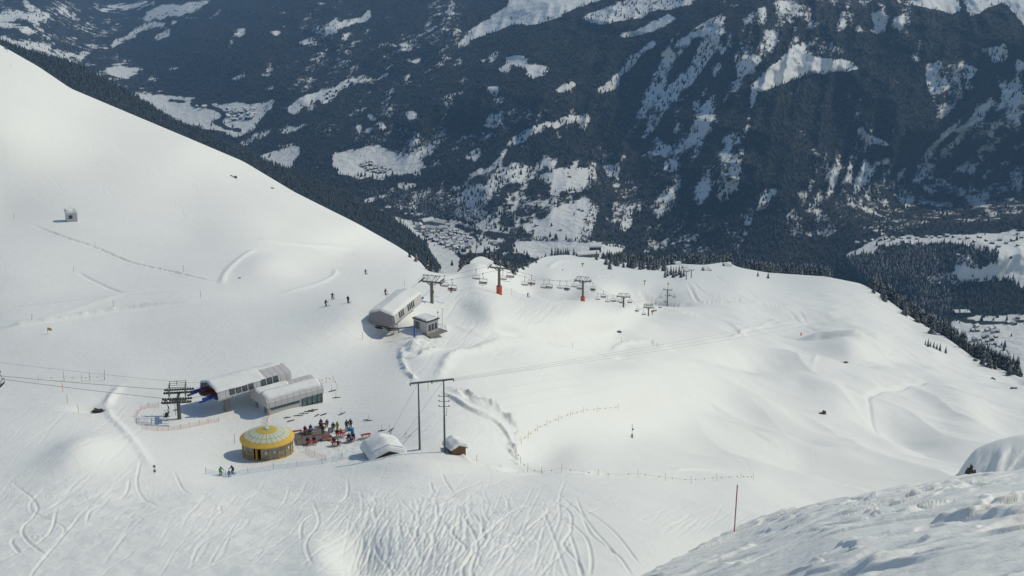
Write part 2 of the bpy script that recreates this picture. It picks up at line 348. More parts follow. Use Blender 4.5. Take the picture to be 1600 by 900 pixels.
for _k in range(26):                         # long single ski tracks wandering over everything
    _r = random.Random(500 + _k); _u, _v = _r.uniform(0, 900), _r.uniform(745, 800); _a = math.radians(_r.choice((150, 165, 120, 100, 80)) + _r.uniform(-12, 12)); _l = _r.uniform(120, 330); _b = _r.uniform(-30, 30)
    carve([(_u, _v), (_u + _l * .33 * math.cos(_a) + _b, _v + _l * .2 * math.sin(_a)), (_u + _l * .66 * math.cos(_a) - _b, _v + _l * .4 * math.sin(_a)), (_u + _l * math.cos(_a), _v + _l * .6 * math.sin(_a))], .2, _r.uniform(-.18, -.07), .03, n=40, rough=.4, seed=_k)
# passes of the groomer: shallow seams between its lanes, and fine corduroy chatter
_cx, _cy, _ = world(60, 1000, 118.0)
_rr = np.hypot(X - _cx, Yw - _cy) + 3 * fbm(X / 40, Yw / 40, 2, 400)
dZ += piste * (.055 * np.exp(-((np.mod(_rr, 4.7) - 2.35) / .28) ** 2) * (.3 + sstep(-.2, .5, fbm(X / 22, Yw / 22, 2, 401))) + .022 * fbm(_rr / .8, np.arctan2(Yw - _cy, X - _cx) * 25, 2, 402))
# churned snow by the bar, road banks and tracks of the groomer
dZ += .10 * fbm(X / .9, Yw / .9, 2, 50) * np.clip(blob(530, 690, 60, 22) + blob(780, 665, 50, 26, 30) + blob(655, 540, 40, 18), 0, 1) * 2
dZ[:3] *= np.array([0, .3, .7])[:, None]
Z = Z + dZ
# back skirt: the hillside going on down behind each crest
SK = 22
ks = np.arange(1, SK + 1)[:, None]
base_s = slope(Sv)[None]; base_y = Yd0[0][None]
dist = base_y * (0.012 * ks ** 1.55)
ex = (ks / SK)
back = np.where(us < 690, .22, .035)[None]
extra = back * (.25 + ks / SK * 1.0) + .6 * np.clip(ex - .55, 0, 1)
sy = base_y + dist; sz = Z[0][None] - dist * (base_s + extra); sx = X[0][None] / base_y * sy
Xs = np.vstack([sx[::-1], X]); Ys = np.vstack([sy[::-1], Yw]); Zs = np.vstack([sz[::-1], Z])
snowfield = grid_mesh('snow_slope', Xs, Ys, Zs, m_snow); snowfield['kind'] = 'structure'

from mathutils.bvhtree import BVHTree
def gridz(u, v):
    """snow surface height correction and world point under a pixel"""
    y = float(D_mid(u, v)); c, r = vrow(u, v); x, yy, z = world(u, v, y); return Vector((x, yy, z + dZ[r, c]))
def G(u, v):
    return gridz(u, v)
def drop(x, y, u=None):
    """ground height under a world point of the mid slopes: iterate the pixel"""
    z = -110.0
    for _ in range(12):
        uu, vv = proj((x, y, z)); yy = float(D_mid(uu, vv)); zz = -slope(vv) * yy
        # local plane: use depth difference
        v2 = vv + 1; y2 = float(D_mid(uu, v2)); z2 = -slope(v2) * y2
        g = (z2 - zz) / (y2 - yy) if abs(y2 - yy) > 1e-6 else 0
        z = z + .8 * ((zz + g * (y - yy)) - z)
    uu, vv = proj((x, y, z)); c, r = vrow(uu, vv)
    return z + dZ[r, c]

# ------------------------------------------------------------------ NEAR MOUND under the photographer
MS = [(600, 1100), (850, 990), (1000, 899), (1060, 870), (1147, 831), (1200, 808), (1300, 781), (1400, 760), (1500, 742), (1600, 733), (1750, 715), (1900, 705), (2600, 640), (4200, 560)]
MP = [(850, 990, 38), (1000, 900, 42), (1147, 832, 54), (1300, 782, 52), (1400, 762, 49), (1600, 734, 44), (1800, 712, 42), (1000, 1000, 24), (1147, 900, 27), (1300, 900, 19), (1450, 900, 15), (1600, 900, 12.5), (1800, 900, 10.5),
      (1147, 1050, 15), (1400, 1050, 10), (1600, 1050, 8), (1800, 1050, 7), (1300, 840, 27), (1450, 830, 22), (1600, 810, 20), (1800, 790, 18), (700, 1060, 34), (2600, 660, 38), (2600, 800, 17), (2600, 1050, 6.5), (4200, 580, 34), (4200, 800, 14), (4200, 1050, 6), (700, 1200, 20), (1100, 1250, 9), (1700, 1250, 5.4), (2600, 1250, 4.6), (4200, 1250, 4.2)]
D_near = Depth(MP)
u2 = np.concatenate([np.arange(700, 1700, 1.6), np.arange(1700, 4200, 9.0)]); n2 = 900
S2 = interp(MS, u2); S2 = np.convolve(np.pad(S2, 10, 'edge'), np.ones(21) / 21, 'valid')
t2 = np.linspace(0, 1, n2) ** 1.35
U2 = np.broadcast_to(u2[None], (n2, len(u2))).copy(); V2 = S2[None] + t2[:, None] * (1230 - S2[None])
Y2 = D_near(U2, V2); X2, Y2, Z2 = world(U2, V2, Y2)
a, b = X2 * .90 + Y2 * .43, -X2 * .43 + Y2 * .90
wr = fbm(a / 5, b / 4, 2, 3)
n_ = .22 * fbm(X2 / 7, Y2 / 7, 2, 13) + .05 * fbm(a / 1.6, b / 1.0, 2, 14)
for (sa, sb, th, hh, sd_) in ((5.5, 2.2, .55, .13, 15), (2.8, 1.3, .60, .09, 25), (1.5, .8, .64, .05, 35)):   # wind crust: plates with a broken edge
    f_ = fbm(a / sa + .5 * wr, b / sb + .4 * wr, 2, sd_) * .5 + .5; n_ += hh * sstep(th - .035, th + .035, f_) * (1 - .7 * sstep(th + .02, th + .16, f_))
lump = sstep(.55, .8, vnoise(a / .5, b / .42, 91)) * sstep(.05, .35, fbm(a / 3.2, b / 2.6, 2, 92)); n_ += .11 * lump
n_ += .018 * fbm(a / .35, b / .25, 2, 44) * sstep(36, 14, Y2)
Z2 = Z2 + n_ * sstep(4, 14, Y2)
k2 = np.arange(1, 15)[:, None]; d2 = .35 * k2 ** 1.6
sy = Y2[0][None] + d2; sz = Z2[0][None] - d2 * (slope(S2)[None] + .04 * k2); sx = X2[0][None] / Y2[0][None] * sy
kf = np.arange(1, 26)[:, None]; fy = Y2[-1][None] - .9 * kf; fx = X2[-1][None] + 0 * kf; fz = Z2[-1][None] - .04 * kf - .06 * kf * (X2[-1][None] < 2) * (2 - X2[-1][None]) / 3      # the ground running on beneath and behind the camera
mound = grid_mesh('snow_mound', np.vstack([sx[::-1], X2, fx]), np.vstack([sy[::-1], Y2, fy]), np.vstack([sz[::-1], Z2, fz]), m_snow_near); mound['kind'] = 'structure'

# snow bank beyond the mound (right edge)
BS = [(1484, 756), (1495, 743), (1502, 730), (1512, 716), (1522, 703), (1540, 694), (1560, 687), (1590, 680), (1640, 674), (1750, 668)]
u3 = np.arange(1484, 1750, 1.2); S3 = interp(BS, u3); S3 = np.convolve(np.pad(S3, 5, 'edge'), np.ones(11) / 11, 'valid')
n3 = 70; t3 = np.linspace(0, 1, n3); U3 = np.broadcast_to(u3[None], (n3, len(u3))).copy(); V3 = S3[None] + t3[:, None] * (790 - S3[None])
Y3 = 128 - 14 * t3[:, None] ** .6 - (U3 - 1484) * .035 + 0 * U3
Y3 = Y3 + 1.1 * fbm(U3 / 30 + V3 / 50, V3 / 70, 4, 61) * sstep(0, .15, t3[:, None]) - .9 * np.exp(-((U3 - 1566 + (V3 - 700) * .25) / 9) ** 2) * sstep(.02, .2, t3[:, None])
X3, Y3, Z3 = world(U3, V3, Y3)
k3 = np.arange(1, 12)[:, None]; d3 = .8 * k3 ** 1.5; sy = Y3[0][None] + d3; sz = Z3[0][None] - d3 * (slope(S3)[None] + .03 * k3); sx = X3[0][None] / Y3[0][None] * sy
bank = grid_mesh('snow_bank', np.vstack([sx[::-1], X3]), np.vstack([sy[::-1], Y3]), np.vstack([sz[::-1], Z3]), m_snow_near); bank['kind'] = 'structure'
# ------------------------------------------------------------------ FAR TERRAIN : valley and the mountain across it
FARP = [
 (1600, 560, 3100), (1550, 520, 3320), (1480, 492, 3480), (1700, 600, 2950), (1900, 640, 2800), (1600, 480, 3520), (1400, 472, 3600), (1500, 478, 3540), (1300, 462, 3750),
 (1330, 404, 3820), (1400, 380, 3860), (1500, 374, 3850), (1600, 364, 3850), (1600, 430, 3640), (1480, 440, 3640), (1800, 350, 3800),
 (1300, 385, 4200), (1400, 350, 4330), (1500, 345, 4350), (1600, 335, 4300), (1800, 320, 4300), (1400, 200, 4720), (1400, 0, 5400), (1600, 0, 5300), (1600, 200, 4650), (1800, 200, 4600), (1900, 0, 5200),
 (1200, 430, 3950), (1200, 320, 4130), (1200, 200, 4400), (1200, 100, 4720), (1200, 0, 5150), (1120, 40, 5080), (1120, 160, 4640), (1110, 260, 4330), (1320, 70, 5080), (1320, 170, 4740), (1300, 290, 4350), (1000, 392, 4120), (1000, 300, 4420), (1000, 200, 4860), (1000, 100, 5330), (1000, 0, 5850), (930, 260, 4640), (940, 120, 5300),
 (850, 0, 6300), (750, 50, 6200), (820, 90, 5500), (850, 180, 4980), (880, 280, 4500), (900, 345, 4180), (930, 378, 4000), (840, 395, 3950), (1200, 560, 3300), (900, 500, 3200),
 (700, 382, 4130), (690, 402, 3880), (700, 440, 3300), (760, 360, 4200), (760, 300, 4480), (740, 220, 4950), (640, 360, 4300), (590, 265, 5000), (600, 305, 4700), (640, 250, 5020), (560, 220, 5250),
 (500, 235, 5200), (430, 245, 5300), (380, 215, 5650), (300, 180, 6150), (260, 160, 6500), (500, 400, 3800), (300, 300, 4800), (200, 300, 4900), (100, 200, 5600), (0, 200, 6000), (-250, 200, 6200),
 (450, 205, 5600), (480, 160, 5850), (550, 120, 6180), (600, 165, 5600), (700, 150, 5400), (700, 100, 5900), (650, 50, 6500), (650, 0, 7100), (500, 60, 6900), (500, 0, 7700), (400, 120, 6400), (400, 60, 7100), (330, 140, 6500), (370, 0, 8700),
 (300, 60, 7700), (220, 110, 7300), (180, 90, 7800), (280, 10, 9300), (200, 20, 10000), (150, 60, 8700), (100, 80, 7600), (40, 60, 7300), (0, 60, 7200), (60, 30, 8000), (0, 10, 8500), (120, 20, 9500), (-250, 0, 8500), (-250, 80, 7000),
 (0, -60, 10500), (300, -60, 11500), (700, -60, 8500), (1000, -60, 6700), (1400, -60, 6200), (1900, -60, 5800), (120, 110, 7000), (180, 140, 6700)]
D_far = Depth(FARP, vs=1.4)
ua = np.arange(-300, 1905, 2.6); va = np.arange(-60, 600, 2.2)
UF, VF = np.meshgrid(ua, va)
YF = D_far(UF, VF); XF, YF, ZF = world(UF, VF, YF)

# forest clearings: polygons in the picture plane laid onto the slope, edges roughened
def inpoly(U, V, pts):
    ins = np.zeros(U.shape, bool); n = len(pts)
    for i in range(n):
        (x1, y1), (x2, y2) = pts[i], pts[(i + 1) % n]
        if y1 == y2: continue
        c = ((y1 > V) != (y2 > V)) & (U < (x2 - x1) * (V - y1) / (y2 - y1) + x1); ins ^= c
    return ins
SN = np.full(UF.shape, .14)                # snow attribute
UJ = UF + 5 * fbm(UF / 16, VF / 12, 4, 101) ; VJ = VF + 4 * fbm(UF / 14, VF / 11, 4, 202)
def patch(pts, val=1.0): SN[inpoly(UJ, VJ, pts)] = val
def strip(pts, w, val=1.0, jit=True):
    A, B = (UJ, VJ) if jit else (UF, VF); c = along(pts, 24)
    u0, u1, v0, v1 = c[:, 0].min() - w - 12, c[:, 0].max() + w + 12, c[:, 1].min() - w - 12, c[:, 1].max() + w + 12
    m = (UF > u0) & (UF < u1) & (VF > v0) & (VF < v1); idx = np.where(m)
    a, b = A[idx], B[idx]; best = np.full(a.shape, 1e9)
    for i in range(len(c) - 1):
        ex, ey = c[i + 1] - c[i]; t = np.clip(((a - c[i, 0]) * ex + (b - c[i, 1]) * ey) / (ex * ex + ey * ey + 1e-9), 0, 1)
        best = np.minimum(best, np.hypot(a - c[i, 0] - t * ex, b - c[i, 1] - t * ey))
    s = SN[idx]; s[best < w] = val; SN[idx] = s
# semi-open, brushy country first
patch([(560, 330), (640, 300), (760, 260), (800, 225), (900, 230), (960, 250), (955, 300), (945, 375), (900, 395), (700, 400), (640, 345)], .50)
patch([(440, 170), (520, 150), (640, 170), (700, 210), (740, 250), (720, 280), (640, 260), (540, 235)], .24)
patch([(820, 170), (900, 165), (960, 200), (960, 260), (850, 240), (780, 215)], .22)
patch([(1060, 120), (1120, 20), (1200, 20), (1180, 150), (1150, 300), (1060, 330), (980, 360), (950, 370), (960, 270), (990, 200)], .38)
patch([(1230, 330), (1300, 260), (1440, 240), (1460, 180), (1440, 100), (1560, 70), (1600, 100), (1600, 345), (1480, 350), (1300, 372), (1220, 370)], .40)
patch([(1200, 0), (1390, 0), (1440, 60), (1340, 50), (1240, 40), (1200, 90), (1140, 110), (1090, 60)], .45)
patch([(560, 60), (700, 40), (640, 90), (580, 100)], .22); patch([(980, 330), (1100, 300), (1120, 380), (1010, 395)], .42)
patch([(1090, 340), (1180, 320), (1160, 400), (1060, 395)], .38)
patch([(1040, 60), (1130, 20), (1135, 60), (1060, 160), (1000, 220), (985, 190), (1020, 120)], .50)
patch([(0, 0), (230, 0), (240, 30), (150, 60), (210, 95), (260, 140), (330, 190), (250, 180), (120, 110), (0, 70)], .42)
# clean snow
patch([(722, 68), (738, 45), (760, 32), (790, 12), (805, -20), (925, -70), (1000, -70), (935, 0), (880, 22), (840, 38), (800, 40), (760, 52)])
patch([(900, 28), (930, 18), (975, 0), (1010, -60), (1160, -60), (1080, 8), (1020, 20), (1000, 30), (940, 40)], .78)
patch([(968, 55), (1010, 42), (1045, 20), (1060, 30), (1012, 52), (975, 60)]); patch([(935, 142), (958, 122), (975, 100), (1018, 62), (1022, 70), (990, 100), (958, 138), (935, 148)], .9)
patch([(1080, 100), (1115, 30), (1132, 26), (1128, 60), (1090, 118), (1060, 150), (1045, 160), (1035, 150)], .85)
patch([(1000, 215), (1030, 160), (1052, 150), (1040, 175), (1012, 220)], .7); strip([(1012, 165), (1000, 190), (985, 212)], 4, .75); strip([(978, 240), (962, 285), (940, 325), (930, 365)], 4, .55)
strip([(1120, 70), (1105, 130), (1085, 170)], 5, .6); strip([(1155, 60), (1150, 120), (1130, 165), (1105, 210)], 3.5, .6); strip([(1245, 60), (1228, 90), (1205, 115)], 5, .8)
patch([(1172, 135), (1205, 105), (1245, 74), (1258, 72), (1268, 90), (1330, 96), (1338, 106), (1318, 112), (1268, 112), (1225, 130), (1178, 148)], 1.1)
patch([(1405, -70), (1428, 8), (1458, 12), (1488, 22), (1500, 18), (1482, -60)]); patch([(1480, -60), (1515, 28), (1522, 22), (1548, 8), (1560, -60)]); patch([(1530, 22), (1556, 5), (1568, 2), (1602, 40), (1800, 120), (1800, -70), (1540, -70)], 1.1)
patch([(1455, 118), (1480, 100), (1505, 95), (1530, 108), (1520, 120), (1500, 150), (1488, 162), (1470, 145)], .62); patch([(1545, 80), (1570, 68), (1572, 90), (1550, 100)], .8); strip([(1560, 120), (1552, 190), (1545, 260), (1540, 320)], 6, .55)
patch([(1338, 202), (1350, 198), (1356, 210), (1385, 222), (1390, 230), (1365, 226), (1345, 214)]); strip([(1480, 235), (1500, 265), (1520, 300), (1550, 335)], 5, .62); strip([(1475, 145), (1500, 195), (1515, 240)], 5, .5)
strip([(1205, 300), (1190, 320), (1170, 345)], 9, .6); strip([(1250, 300), (1248, 330), (1235, 340)], 7, .6); strip([(1345, 260), (1350, 300), (1345, 360)], 6, .45); strip([(1420, 250), (1425, 300), (1410, 360)], 7, .5); strip([(1375, 370), (1410, 340), (1430, 300)], 5, .55)
patch([(778, 108), (790, 100), (792, 88), (818, 88), (822, 100), (860, 104), (850, 116), (828, 124), (820, 108), (800, 102), (792, 116)]); patch([(760, 136), (775, 132), (778, 142), (772, 150)]); patch([(752, 198), (768, 176), (778, 196), (765, 200)], .9)
patch([(868, 142), (895, 128), (900, 134), (880, 142)]); patch([(636, 95), (658, 90), (655, 98), (648, 102)]); patch([(628, 118), (640, 116), (636, 122)]); patch([(640, 188), (630, 175), (646, 174), (655, 184)]); patch([(570, 176), (584, 182), (590, 188), (578, 186)])
patch([(556, 202), (565, 198), (562, 206)]); patch([(570, 204), (582, 200), (580, 208)]); patch([(594, 188), (602, 195), (598, 201), (592, 195)]); patch([(708, 95), (724, 92), (722, 97)]); patch([(745, 96), (760, 92), (756, 100)])
strip([(512, 48), (540, 38), (565, 30), (575, 22)], 4.5, .95); patch([(530, 55), (575, 38), (580, 60), (560, 68), (546, 80), (536, 62)], .5); patch([(418, 50), (432, 48), (442, 52), (430, 56)]); patch([(466, 66), (488, 60), (482, 68), (474, 70)])
patch([(520, 142), (534, 128), (550, 124), (545, 134), (528, 142), (510, 158), (505, 154)]); strip([(552, 124), (572, 120)], 2.5); strip([(520, 144), (495, 150), (470, 162), (458, 172)], 6); strip([(510, 152), (506, 158)], 4); patch([(540, 125), (560, 118), (610, 112), (600, 122), (560, 130)], .7)
patch([(398, 112), (420, 98), (428, 110), (420, 118), (402, 118)], .6); patch([(412, 140), (432, 128), (430, 140), (416, 146)], .6); patch([(398, 140), (408, 134), (404, 142)], .8)
patch([(400, 165), (420, 156), (432, 160), (405, 190), (398, 188)], .8); patch([(398, 212), (425, 196), (430, 205), (405, 222)], .6); patch([(435, 204), (450, 195), (478, 196), (470, 204), (448, 210)], .7); patch([(370, 224), (400, 206), (418, 198), (415, 212), (385, 228)], .65)
patch([(404, 245), (425, 236), (470, 228), (462, 246), (452, 266), (420, 256)]); patch([(430, 228), (450, 226), (470, 222), (455, 232)], .9)
patch([(520, 240), (545, 235), (575, 228), (605, 232), (625, 245), (655, 240), (665, 262), (640, 270), (600, 276), (560, 278), (530, 270), (522, 258)]); patch([(628, 255), (655, 258), (655, 275), (625, 262)]); patch([(555, 270), (565, 282), (575, 276), (595, 285), (600, 276)], .8)
patch([(620, 285), (650, 287), (638, 298), (622, 294)], .9); strip([(570, 316), (600, 304), (612, 298)], 4, .8); patch([(648, 230), (672, 232), (668, 246), (652, 244)], .9); patch([(725, 245), (750, 228), (752, 240), (740, 252)], .9)
patch([(683, 322), (700, 300), (720, 295), (760, 285), (790, 262), (800, 250), (842, 262), (838, 275), (790, 290), (775, 300), (760, 320), (768, 340), (740, 348), (720, 340), (705, 320)], .72)
patch([(850, 275), (880, 262), (925, 262), (930, 270), (905, 300), (885, 298), (860, 290)]); patch([(815, 355), (850, 340), (880, 320), (910, 310), (938, 325), (935, 350), (918, 374), (895, 372), (860, 372)], 1.1); patch([(943, 262), (970, 255), (965, 270), (945, 275)], .95)
patch([(970, 355), (985, 320), (990, 312), (985, 335), (992, 345), (978, 365)], .9); patch([(1038, 262), (1050, 254), (1066, 254), (1050, 270)], .95); patch([(1010, 345), (1040, 325), (1050, 320), (1030, 350)], .6); patch([(1120, 292), (1138, 290), (1142, 302), (1128, 302)], .55)
strip([(815, 212), (850, 198), (880, 190), (915, 184)], 5, .95); strip([(800, 222), (820, 214)], 5, .9); strip([(700, 225), (730, 215), (770, 210)], 3, .5)
patch([(795, 380), (840, 376), (920, 376), (960, 382), (975, 388), (960, 400), (900, 405), (835, 402), (800, 390)], 1.15)
patch([(610, 338), (650, 348), (700, 352), (740, 365), (762, 378), (770, 392), (720, 396), (680, 385), (650, 370)], .95); patch([(664, 384), (690, 385), (705, 392), (716, 405), (712, 440), (660, 440), (672, 400)], 1.2)
patch([(700, 345), (760, 345), (800, 355), (790, 372), (750, 362)], .75); patch([(776, 388), (800, 385), (815, 400), (780, 402)], .6)
# left far valley
patch([(205, 145), (240, 150), (300, 152), (340, 162), (412, 164), (410, 185), (395, 200), (372, 216), (340, 205), (300, 195), (250, 180), (215, 160)]); patch([(165, 112), (180, 104), (215, 108), (210, 116), (195, 122), (175, 116)]); patch([(120, 82), (145, 78), (146, 84), (130, 86)], .9)
patch([(222, 25), (240, 12), (260, 8), (330, 0), (320, 8), (300, 18), (280, 24), (225, 32)], .95); strip([(178, 72), (190, 62), (215, 50), (232, 40), (255, 38)], 4, .9); strip([(245, 58), (262, 50)], 4, .9); strip([(160, 14), (200, 10), (240, 4)], 3.5, .7)
strip([(0, 28), (30, 22), (55, 32)], 6, .9); strip([(0, 38), (25, 42), (50, 50)], 3.5, .9); strip([(40, 5), (55, 18), (75, 24)], 5, .8); strip([(95, 14), (110, 18)], 2, .8); strip([(0, 64), (40, 70), (75, 75)], 5, .8); strip([(90, 82), (110, 96), (118, 102)], 4, .8)
strip([(100, 85), (128, 90)], 2.5, .8); strip([(135, 112), (155, 120)], 3, .7); patch([(264, 37), (275, 30), (272, 38)], .9); patch([(286, 28), (305, 26), (300, 32)], .95); strip([(325, 30), (345, 15)], 2.5, .7); patch([(364, 54), (376, 44), (380, 50), (376, 58)], .95); strip([(265, 108), (276, 102)], 3, .7); strip([(365, 125), (380, 118)], 3, .7)
# right: the terrace with its farms and the valley floor below it
patch([(1312, 404), (1345, 388), (1372, 374), (1420, 370), (1520, 368), (1600, 360), (1800, 350), (1800, 480), (1600, 452), (1570, 430), (1560, 445), (1540, 436), (1500, 444), (1448, 442), (1450, 432), (1490, 428), (1500, 400), (1530, 392), (1510, 380), (1440, 380), (1372, 384), (1370, 395), (1330, 400)], 1.05)
patch([(1520, 388), (1560, 396), (1560, 412), (1530, 420), (1516, 405)], .3); patch([(1535, 440), (1560, 432), (1575, 450), (1600, 468), (1800, 500), (1800, 515), (1600, 500), (1540, 490)], .1)
patch([(1490, 500), (1540, 494), (1600, 492), (1900, 500), (1900, 640), (1600, 600), (1520, 545), (1480, 520)], 1.05)
SNOTREE = np.zeros(UF.shape, bool)
def dark_strip(pts, w, jit=False):
    before = SN.copy(); strip(pts, w, -.4, jit); SNOTREE[(SN != before)] = True
dark_strip([(300, 164), (325, 166), (345, 174), (350, 182), (335, 192)], 3.0); dark_strip([(265, 158), (300, 158), (345, 160)], 2.0, True); dark_strip([(338, 190), (360, 200), (375, 205)], 2.5, True); dark_strip([(250, 183), (258, 172)], 1.0)
dark_strip([(640, 340), (600, 330), (672, 330), (700, 338)], 1.2); dark_strip([(675, 325), (705, 340), (740, 348)], .9); dark_strip([(725, 358), (745, 372), (750, 380)], 1.2); dark_strip([(1500, 500), (1540, 505), (1600, 502)], 2.2); dark_strip([(1540, 535), (1570, 545), (1580, 560)], 1.5)
dark_strip([(775, 400), (790, 385), (800, 378), (790, 370), (760, 365)], 3.0, True); dark_strip([(930, 370), (940, 330), (950, 290), (935, 262)], 5, True)

# relief of the mountain: gullies run down and to the left
hill = sstep(-1190, -1040, ZF)
gl = (XF * .86 - ZF * .62); al = (XF * .45 + ZF * 1.1 + YF * .3)
rel = ridged(gl / 520, al / 1500 + .3 * fbm(gl / 600, al / 900, 2, 8), 4, 88) - .5
rel2 = ridged(gl / 150, al / 420, 3, 98) - .5
YO = -(270 * rel + 125 * rel2 + 40 * (ridged(gl / 62, al / 150, 2, 131) - .5) + 14 * fbm(gl / 45, al / 90, 3, 12)) * hill * sstep(0, 60, VF + 60)
YFd = YF + YO
XF, YFd, ZF = world(UF, VF, YFd)
streak = fbm(gl / 30, al / 120, 3, 55)
speck = sstep(.42, .7, fbm(gl / 60, al / 180, 4, 66))
SN2 = SN + np.where(SN < .55, ((.22 + .5 * (SN > .3)) * streak + .34 * speck) * hill * sstep(385, 340, VF) * sstep(230, 420, UF + VF) + .3 * sstep(420, 230, UF + VF) * fbm(UF / 14, VF / 5, 4, 71), 0) + .12 * fbm(XF / 40, ZF / 30, 3, 5)
SN2 = np.where(SNOTREE, -.3, SN2)
_dust = sstep(.50, .78, ridged(gl / 260 + .4 * fbm(gl / 200, al / 400, 3, 6), al / 1100, 3, 120)) * hill * sstep(300, 450, UF) * sstep(385, 340, VF)
SN2 = np.where((SN < .3) & ~SNOTREE, SN2 + .26 * _dust + .16 * _dust * fbm(gl / 18, al / 50, 3, 121), SN2)
_mid = (SN > .4) & (SN < .97) & ~SNOTREE
SN2 = np.where(_mid, SN2 - .10 + .30 * fbm(gl / 11, al / 34, 3, 141), SN2)
def soft(A):
    Q = np.pad(A, 1, 'edge'); return (Q[:-2, 1:-1] + Q[2:, 1:-1] + Q[1:-1, :-2] + Q[1:-1, 2:] + 2 * A) / 6
SN2 = soft(soft(SN2)) + .16 * fbm(UF * .9, VF * .9, 2, 333) * (YF / YF)
valley = grid_mesh('mountain_terrain', XF, YFd, ZF, m_far, {'snow': SN2}); valley['kind'] = 'structure'
def far_pt(u, v):
    c = (u + 300) / 2.6; r = (v + 60) / 2.2
    c0, r0 = int(np.clip(c, 0, len(ua) - 2)), int(np.clip(r, 0, len(va) - 2)); fc, fr = c - c0, r - r0
    g = lambda A: (A[r0, c0] * (1 - fc) + A[r0, c0 + 1] * fc) * (1 - fr) + (A[r0 + 1, c0] * (1 - fc) + A[r0 + 1, c0 + 1] * fc) * fr
    return Vector((g(XF), g(YFd), g(ZF)))
def gsample(A, u, v, u0, du, v0, dv):
    c = (u - u0) / du; r = (v - v0) / dv; c0 = np.clip(c.astype(int), 0, A.shape[1] - 2); r0 = np.clip(r.astype(int), 0, A.shape[0] - 2); fc = c - c0; fr = r - r0
    return (A[r0, c0] * (1 - fc) + A[r0, c0 + 1] * fc) * (1 - fr) + (A[r0 + 1, c0] * (1 - fc) + A[r0 + 1, c0 + 1] * fc) * fr

# ------------------------------------------------------------------ wooded ridge behind the left snow hill
RS = [(-300, -60), (-100, 20), (0, 66), (60, 86), (110, 98), (160, 122), (210, 150), (270, 188), (330, 216), (400, 246), (470, 276), (540, 304), (600, 335), (640, 362), (664, 385), (680, 408), (700, 440)]
ur = np.arange(-300, 702, 3.0); S4 = interp(RS, ur); S4 = np.convolve(np.pad(S4, 3, 'edge'), np.ones(7) / 7, 'valid')
n4 = 26; t4 = np.linspace(0, 1, n4); U4 = np.broadcast_to(ur[None], (n4, len(ur))).copy(); V4 = S4[None] + t4[:, None] * 95
Y4 = (4300 - (U4 + 0) * 1.0) * (1 - .20 * t4[:, None]) + 60 * fbm(U4 / 60, V4 / 40, 3, 5); X4, Y4, Z4 = world(U4, V4, Y4)
k4 = np.arange(1, 14)[:, None]; d4 = 22 * k4 ** 1.5; sy = Y4[0][None] + d4; sz = Z4[0][None] - d4 * (slope(S4)[None] + .08 * k4); sx = X4[0][None] / Y4[0][None] * sy
SN4 = np.full((n4 + 13, len(ur)), .12); 
ridge = grid_mesh('wooded_ridge_terrain', np.vstack([sx[::-1], X4]), np.vstack([sy[::-1], Y4]), np.vstack([sz[::-1], Z4]), m_far, {'snow': SN4}); ridge['kind'] = 'structure'

# ------------------------------------------------------------------ trees as mass: small conifers scattered in numpy
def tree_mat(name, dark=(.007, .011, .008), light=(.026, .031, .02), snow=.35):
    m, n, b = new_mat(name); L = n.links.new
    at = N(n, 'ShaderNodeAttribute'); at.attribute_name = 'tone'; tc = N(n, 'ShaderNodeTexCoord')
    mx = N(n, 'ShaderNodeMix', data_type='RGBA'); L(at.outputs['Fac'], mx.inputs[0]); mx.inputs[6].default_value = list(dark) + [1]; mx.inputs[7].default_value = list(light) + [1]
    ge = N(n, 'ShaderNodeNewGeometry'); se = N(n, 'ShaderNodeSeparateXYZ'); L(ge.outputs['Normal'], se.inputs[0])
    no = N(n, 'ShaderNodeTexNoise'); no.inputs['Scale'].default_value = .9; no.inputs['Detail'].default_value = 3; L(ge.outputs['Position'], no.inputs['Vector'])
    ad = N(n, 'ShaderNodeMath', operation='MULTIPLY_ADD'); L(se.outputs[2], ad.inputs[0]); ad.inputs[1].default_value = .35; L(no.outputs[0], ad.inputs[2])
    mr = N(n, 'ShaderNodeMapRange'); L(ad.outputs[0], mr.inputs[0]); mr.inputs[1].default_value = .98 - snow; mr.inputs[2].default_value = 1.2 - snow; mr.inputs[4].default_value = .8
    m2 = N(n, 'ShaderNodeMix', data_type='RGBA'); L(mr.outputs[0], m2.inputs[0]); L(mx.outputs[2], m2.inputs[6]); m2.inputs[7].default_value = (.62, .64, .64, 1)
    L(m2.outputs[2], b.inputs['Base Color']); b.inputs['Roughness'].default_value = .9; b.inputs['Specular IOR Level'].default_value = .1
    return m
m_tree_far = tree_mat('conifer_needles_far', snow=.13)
m_tree = tree_mat('conifer_needles_snow', (.012, .016, .010), (.040, .040, .024), snow=.26)
